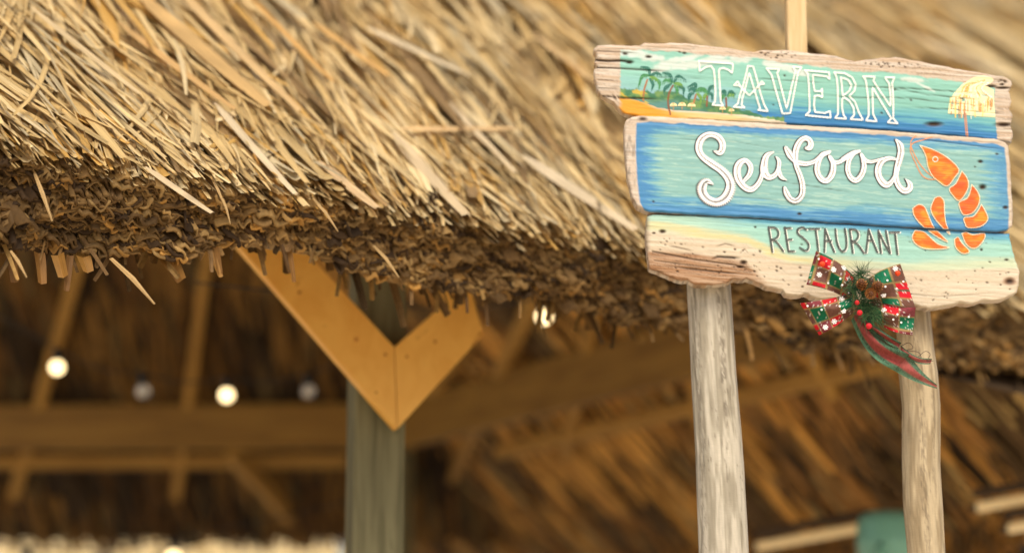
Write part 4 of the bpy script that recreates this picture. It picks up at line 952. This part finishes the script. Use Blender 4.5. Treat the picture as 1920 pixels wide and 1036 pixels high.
# driftwood posts of the sign
def drift_post(tab, Y, seed, col_a, col_b, streak):
    ys = np.array([t[0] for t in tab]); cx = np.array([t[1] for t in tab]); rr = np.array([t[2] for t in tab])
    nz, nk = 520, 110; py = np.linspace(ys[0], ys[-1], nz); V = []; C = []
    for i, y in enumerate(py):
        x, r = np.interp(y, ys, cx), np.interp(y, ys, rr); c = P(x, y, Y); sc_ = Y / FPX * 1.02; r = r * sc_
        th = np.linspace(0, 2 * math.pi, nk, endpoint=False); lump = 1 + .05 * (fbm(np.cos(th) * 1.2 + seed, np.sin(th) * 1.2 + y * .006, seed) - .5) + .03 * (fbm(th * 3.0, y * .01 + 0 * th, seed + 3) - .5)
        groove = .045 * sstep(.62, .8, fbm(th * 4.2 + .3 * np.sin(y * .01), y * .012 + 0 * th, seed + 8)); rad = r * (lump - groove)
        V.append(np.stack([c[0] + rad * np.sin(th), Y - rad * np.cos(th), np.full(nk, c[2])], -1))
        gn = fbm(th * 5.5, y * .013 + 0 * th, seed + 20, 4); fine = fbm(th * 14, y * .025 + 0 * th, seed + 30, 3)
        cc = mixc(np.tile(col_a, (nk, 1)), col_b, sstep(.3, .68, gn)); cc = cc * (1 + .3 * (fine - .5) +   .20 * (fbm(th * 34, y * .05 + 0 * th, seed + 33, 2) - .5))[:, None]
        ck = fbm(th * 5.0 + .4 * noise(y * .01, 0, seed), y * .006 + 0 * th, seed + 60, 3); cc = mixc(cc, lin(96, 84, 68), sstep(.012, .003, np.abs(ck - .52)) * .5 * sstep(.5, .62, noise(th * 3, y * .015 + 0 * th, seed + 61)))
        sx = np.sin(th); front = np.cos(th) > -.2                    # dark weathered streak with its own shape
        for (x0, wd, y0, y1, amt) in streak:
            k = sstep(wd, wd * .2, np.abs(sx - x0 - .12 * (noise(y * .02, 0, seed) - .5))) * sstep(y0 - 30, y0 + 20, y) * sstep(y1 + 60, y1 - 20, y) * sstep(.42, .62, fbm(th * 16, y * .10 + 0 * th, seed + 40, 3)) * front
            cc = mixc(cc, lin(84, 72, 58), np.clip(k * amt, 0, 1))
        C.append(cc)
    V = np.concatenate(V); C = np.concatenate(C); idx = np.arange(nz * nk).reshape(nz, nk); nx_ = np.roll(idx, -1, 1)
    F = np.stack([idx[:-1], nx_[:-1], nx_[1:], idx[1:]], -1).reshape(-1, 4)
    me = mesh_np('post', V, F, C, True)
    # cap on top
    import bmesh
    bm = bmesh.new(); bm.from_mesh(me); bm.verts.ensure_lookup_table(); bm.faces.new([bm.verts[i] for i in range(nk)][::-1]); bm.normal_update(); bm.to_mesh(me); bm.free()
    return link('post', me, M['paint'], sign)
yb = 1040 + 1340   # well below ground
M['post_paint'] = None
drift_post([(110, 1315, 38), (533, 1329, 41), (700, 1338, 42), (860, 1349, 44), (1036, 1357, 46), (2380, 1420, 50)], 5.112, 5, lin(152, 143, 124), lin(190, 181, 162), [(.35, .22, 520, 760, .6), (.25, .1, 700, 900, .4), (-.75, .2, 520, 1036, .35)])
drift_post([(200, 1690, 30), (575, 1711, 31), (650, 1716, 34), (700, 1721, 36), (760, 1727, 35), (800, 1727, 35), (870, 1727, 35), (950, 1731, 36), (1036, 1737, 34), (2380, 1780, 40)], 5.106, 9, lin(152, 134, 104), lin(184, 166, 134), [(-.1, .3, 600, 1036, .45), (.5, .2, 700, 900, .4)])
# pine batten screwed to the back of the boards, rising out of the frame
bt = P(1486, 100, 5.12); bt2 = P(1482, -260, 5.12)
V, F = box_beam((bt[0] + .005, 5.115, P(1486, 420, 5.1)[2]), (bt2[0] + .005, 5.115, bt2[2]), .052, .05, (0, 1, 0))
link('batten', mesh_py('batten', V, F), M['batten'], sign)

# ------------------------------------------------------------------ the bow on the sign
bc = P(1618, 548, 4.93)
bow = thing('ribbon_bow', 'red and green tartan ribbon bow with pine sprig and cones on the bottom plank', 'bow', tuple(bc))
RED, GRN, MUD, LINE = lin(212, 26, 42), lin(18, 116, 78), lin(122, 82, 68), lin(196, 168, 110)
def tartan(u, v):
    """u, v in ribbon widths"""
    def band(t):
        f = (t * 1.2) % 1.0
        return np.where(f < .48, 0, 1), np.minimum(np.abs(f - .48), np.minimum(f, 1 - f))
    a, da = band(u); b, db = band(v); c = np.tile(MUD, (*u.shape, 1))
    c[(a == 0) & (b == 0)] = RED; c[(a == 1) & (b == 1)] = GRN; c[(a == 1) & (b == 0) & ((u * 1.2) % 2 > 1)] = lin(140, 60, 66)
    ln = np.minimum(da, db) < .028; c[ln] = lin(168, 140, 90)
    edge = (v % 1.0 < .05); c[edge & (a == 0)] = lin(30, 96, 66)
    wv = noise(u * 90, v * 90, 7); c = c * (.75 + .5 * wv)[..., None]; c[hsh(np.floor(u * 70), np.floor(v * 70), 9) > .955] = lin(225, 215, 205)
    return c
def ribbon(name, corners, uv, bulge, nu=44, nv=26, Y=4.93, wave=.010, dy=(0, 0, 0, 0), col=None, curve=(0, 0)):
    cloth = M['fabric'] if col is None else M['sheer']
    """corners px: a b c d = near-left, far-left, far-right, near-right of the band"""
    u, v = np.meshgrid(np.linspace(0, 1, nu), np.linspace(0, 1, nv)); a, b, c, d = [np.array(q, float) for q in corners]
    p = (a * (1 - u)[..., None] + b * u[..., None]) * (1 - v)[..., None] + (d * (1 - u)[..., None] + c * u[..., None]) * v[..., None]
    p = p + np.sin(math.pi * u)[..., None] * np.array(curve, float)
    yy = Y - bulge * np.sin(math.pi * np.clip(u, 0, 1)) ** .8 * (.6 + .4 * np.sin(math.pi * v)) + wave * np.sin(v * 7 + u * 5) + (dy[0]*(1-u)*(1-v) + dy[1]*u*(1-v) + dy[2]*u*v + dy[3]*(1-u)*v)
    W = P(p[..., 0], p[..., 1], yy); col = tartan(uv[0] + u * uv[2], uv[1] + v * uv[3]) if col is None else col(u, v)
    idx = np.arange(nu * nv).reshape(nv, nu); F = np.stack([idx[:-1, :-1], idx[1:, :-1], idx[1:, 1:], idx[:-1, 1:]], -1).reshape(-1, 4)
    V = W.reshape(-1, 3); back = V + np.array([0, .0012, 0]); n_ = len(V)
    o = link(name, mesh_np(name, np.vstack([V, back]), np.vstack([F, F[:, ::-1] + n_]), np.vstack([col.reshape(-1, 3)] * 2), True), cloth, bow)
    return lambda uu, vv, k=.002: W[int(round(vv * (nv - 1))), int(round(uu * (nu - 1)))] - np.array([0, k, 0])
f1 = ribbon('bow_loop', [(1604, 520), (1530, 470), (1512, 533), (1598, 566)], (0.0, .0, 1.35, 1.0), .05, curve=(4, -4))
f2 = ribbon('bow_loop', [(1606, 546), (1500, 568), (1536, 628), (1606, 582)], (.3, .2, 1.5, .95), .045, Y=4.925, curve=(0, 3))
f3 = ribbon('bow_loop', [(1622, 528), (1688, 494), (1717, 578), (1634, 568)], (.1, .4, 1.0, 1.05), .05, curve=(-6, -3))
f4 = ribbon('bow_loop', [(1630, 556), (1717, 576), (1711, 628), (1636, 600)], (.55, .1, 1.05, .85), .04, Y=4.928, curve=(0, 6))
thin = lambda u, v: np.where((np.abs(v - .5) < .22)[..., None], lin(178, 84, 80), lin(84, 124, 98)) * (.7 + .5 * noise(u * 60, v * 20, 3))[..., None] * np.where((np.abs(v - .97) < .05) | (np.abs(v - .03) < .03), 1.5, 1)[..., None]
ribbon('bow_tail', [(1612, 574), (1706, 664), (1676, 694), (1596, 600)], (0, 0, 2, .5), .03, 44, 14, 4.94, .011, col=thin, curve=(-8, 12))
ribbon('bow_tail', [(1705, 664), (1756, 720), (1757, 728), (1676, 694)], (0, 0, 2, .5), .01, 30, 10, 4.945, .003, col=thin, curve=(-2, 3))
ribbon('bow_tail', [(1618, 590), (1690, 642), (1684, 655), (1612, 600)], (0, 0, 2, .5), .03, 36, 10, 4.93, .009, col=thin, curve=(0, 3))
ribbon('bow_tail', [(1688, 646), (1748, 672), (1744, 682), (1690, 660)], (0, 0, 2, .5), .012, 30, 8, 4.945, .004, col=thin, curve=(0, 8))
# snowflakes and dots printed on the ribbon: six-armed, slightly raised
mb = MB()
def flake(c, r, six=True):
    c = Vector(c)
    if six:
        for k in range(6):
            a = k * math.pi / 3 + .2; d = Vector((math.cos(a), 0, math.sin(a))); s_ = Vector((-d.z, 0, d.x)); w_ = r * .17
            mb.add([c - s_ * w_, c + d * r - s_ * w_, c + d * r + s_ * w_, c + s_ * w_], [[0, 1, 2, 3]], lin(240, 236, 232)); c = c - Vector((0, .00003, 0))
            q = c + d * r * .6
            for sg in (-1, 1):
                g_ = (d + s_ * sg * 1.2).normalized(); h = Vector((-g_.z, 0, g_.x)); mb.add([q - h * w_ * .7, q + g_ * r * .4 - h * w_ * .7, q + g_ * r * .4 + h * w_ * .7, q + h * w_ * .7], [[0, 1, 2, 3]], lin(240, 236, 232)); q = q - Vector((0, .00003, 0))
    else:
        mb.add([c + Vector((math.cos(a), 0, math.sin(a))) * r for a in np.linspace(0, 2 * math.pi, 9)[:-1]], [list(range(8))], lin(240, 236, 232))
for fn, lst in ((f1, [(.36, .10, 1), (.82, .62, 1), (.30, .62, 0), (.38, .5, 0), (.12, .75, 0), (.9, .2, 0), (.55, .3, 1), (.18, .3, 1), (.6, .8, 0)]), (f2, [(.28, .15, 1), (.3, .65, 1), (.55, .85, 1), (.8, .9, 1), (.9, .12, 0), (.7, .3, 0), (.6, .2, 0), (.35, .4, 0)]), (f3, [(.85, .1, 1), (.6, .3, 0), (.4, .7, 1), (.75, .55, 0), (.93, .4, 0), (.5, .5, 0)]), (f4, [(.3, .3, 1), (.5, .55, 0), (.7, .6, 0), (.6, .3, 0), (.85, .35, 0)])):
    for u, v, six in lst: flake(fn(u, v, .004), .0068 if six else .0027, six)
link('snowflake_print', mb.mesh('snowflake_print'), M['letter'], bow, 'stuff')
# pine sprig: thin needles
mb = MB()
for i in range(620):
    cx, cy = [(1612, 520), (1622, 545), (1620, 575), (1632, 590), (1600, 540)][rng.integers(5)]; c = Vector(P(cx + rng.normal(0, 7), cy + rng.normal(0, 7), 4.89)); a = rng.uniform(0, 2 * math.pi); d = Vector((math.cos(a), rng.uniform(-.8, .15), math.sin(a))).normalized()
    L = rng.uniform(.022, .055); s_ = d.cross(Vector((0, 1, .2))).normalized() * .0008; s2 = d.cross(s_).normalized() * .0008; cc = [lin(38, 74, 44), lin(58, 96, 56), lin(28, 56, 38), lin(84, 112, 70)][rng.integers(4)]
    b = c + d * L + Vector((0, 0, -.2 * L)); mb.add([c + s_, c - s_, c + s2, b], [[0, 1, 3], [1, 2, 3], [2, 0, 3]], cc)
for i in range(26):
    c = Vector(P(1618 + rng.normal(0, 6), 512, 4.90)); d = Vector((rng.normal(-.05, .4), rng.normal(0, .2), 1)).normalized(); b = c + d * rng.uniform(.02, .04); mb.add([c + Vector((.0007, 0, 0)), c - Vector((.0007, 0, 0)), c + Vector((0, .0007, 0)), b], [[0, 1, 3], [1, 2, 3], [2, 0, 3]], lin(110, 120, 96))
link('pine_sprig', mb.mesh('pine_sprig'), M['sprig'], bow, 'stuff')
def cone(px, py, r, L, axis):
    c = Vector(P(px, py, 4.86)); ax = Vector(axis).normalized(); a = ax.orthogonal().normalized(); b = ax.cross(a); mb = MB()
    V, F = lathe(c, [(0, -L/2)] + [(r * .75 * math.sin(t), -L/2 * math.cos(t)) for t in np.linspace(.3, 2.9, 8)] + [(0, L/2)], 12, axis); mb.add(V, F, lin(92, 56, 32))
    for i in range(46):
        t = i / 46; z = -L/2 + L * (t * .92 + .04); rr = r * math.sin(math.pi * (t * .86 + .1)) ** .7; th = i * 2.39996; d = a * math.cos(th) + b * math.sin(th); s_ = ax.cross(d)
        p = c + ax * z + d * rr * .7; q = p + d * rr * .42 + ax * L * .07; w_ = rr * .36
        mb.add([p - s_ * w_, p + s_ * w_, q + s_ * w_ * .8, q + d * .001 + ax * .002, q - s_ * w_ * .8, p - ax * L * .06], [[0, 5, 1], [0, 1, 2, 3, 4], [0, 4, 3, 5], [1, 5, 3, 2]], lin(166, 112, 62) * rng.uniform(.7, 1.1))
    link('pine_cone', mb.mesh('pine_cone'), M['sprig'], bow)
cone(1616, 534, .0125, .030, (-.3, -.5, .8)); cone(1632, 549, .0125, .028, (.1, -.8, -.5)); cone(1644, 538, .013, .032, (.6, -.5, .5))
for px, py, r, cc in ((1612, 586, .0068, lin(206, 34, 44)), (1629, 611, .0075, lin(206, 34, 44)), (1542, 495, .007, lin(226, 72, 30)), (1683, 512, .007, lin(226, 72, 30)), (1607, 567, .006, lin(190, 40, 40))):
    V, F = lathe(P(px, py, 4.865), [(r * math.sin(t), -r * math.cos(t)) for t in np.linspace(0.05, 3.09, 9)], 14); link('berry', mesh_py('berry', V, F, np.tile(cc, (len(V), 1)), True), M['sprig'], bow)
# curled wires on the tail
for pts_ in ([(1690, 648), (1704, 642), (1712, 652), (1700, 656), (1722, 660), (1728, 672)], [(1722, 668), (1735, 658), (1744, 664), (1738, 676), (1750, 676)], [(1718, 694), (1724, 706), (1731, 718)]):
    V, F = tube([Vector(P(x, y, 4.94)) for x, y in catmull(np.array(pts_), 5)], .0007, 5); link('wire_curl', mesh_py('wire_curl', V, F, np.tile(lin(60, 44, 44), (len(V), 1)), True), M['sprig'], bow)
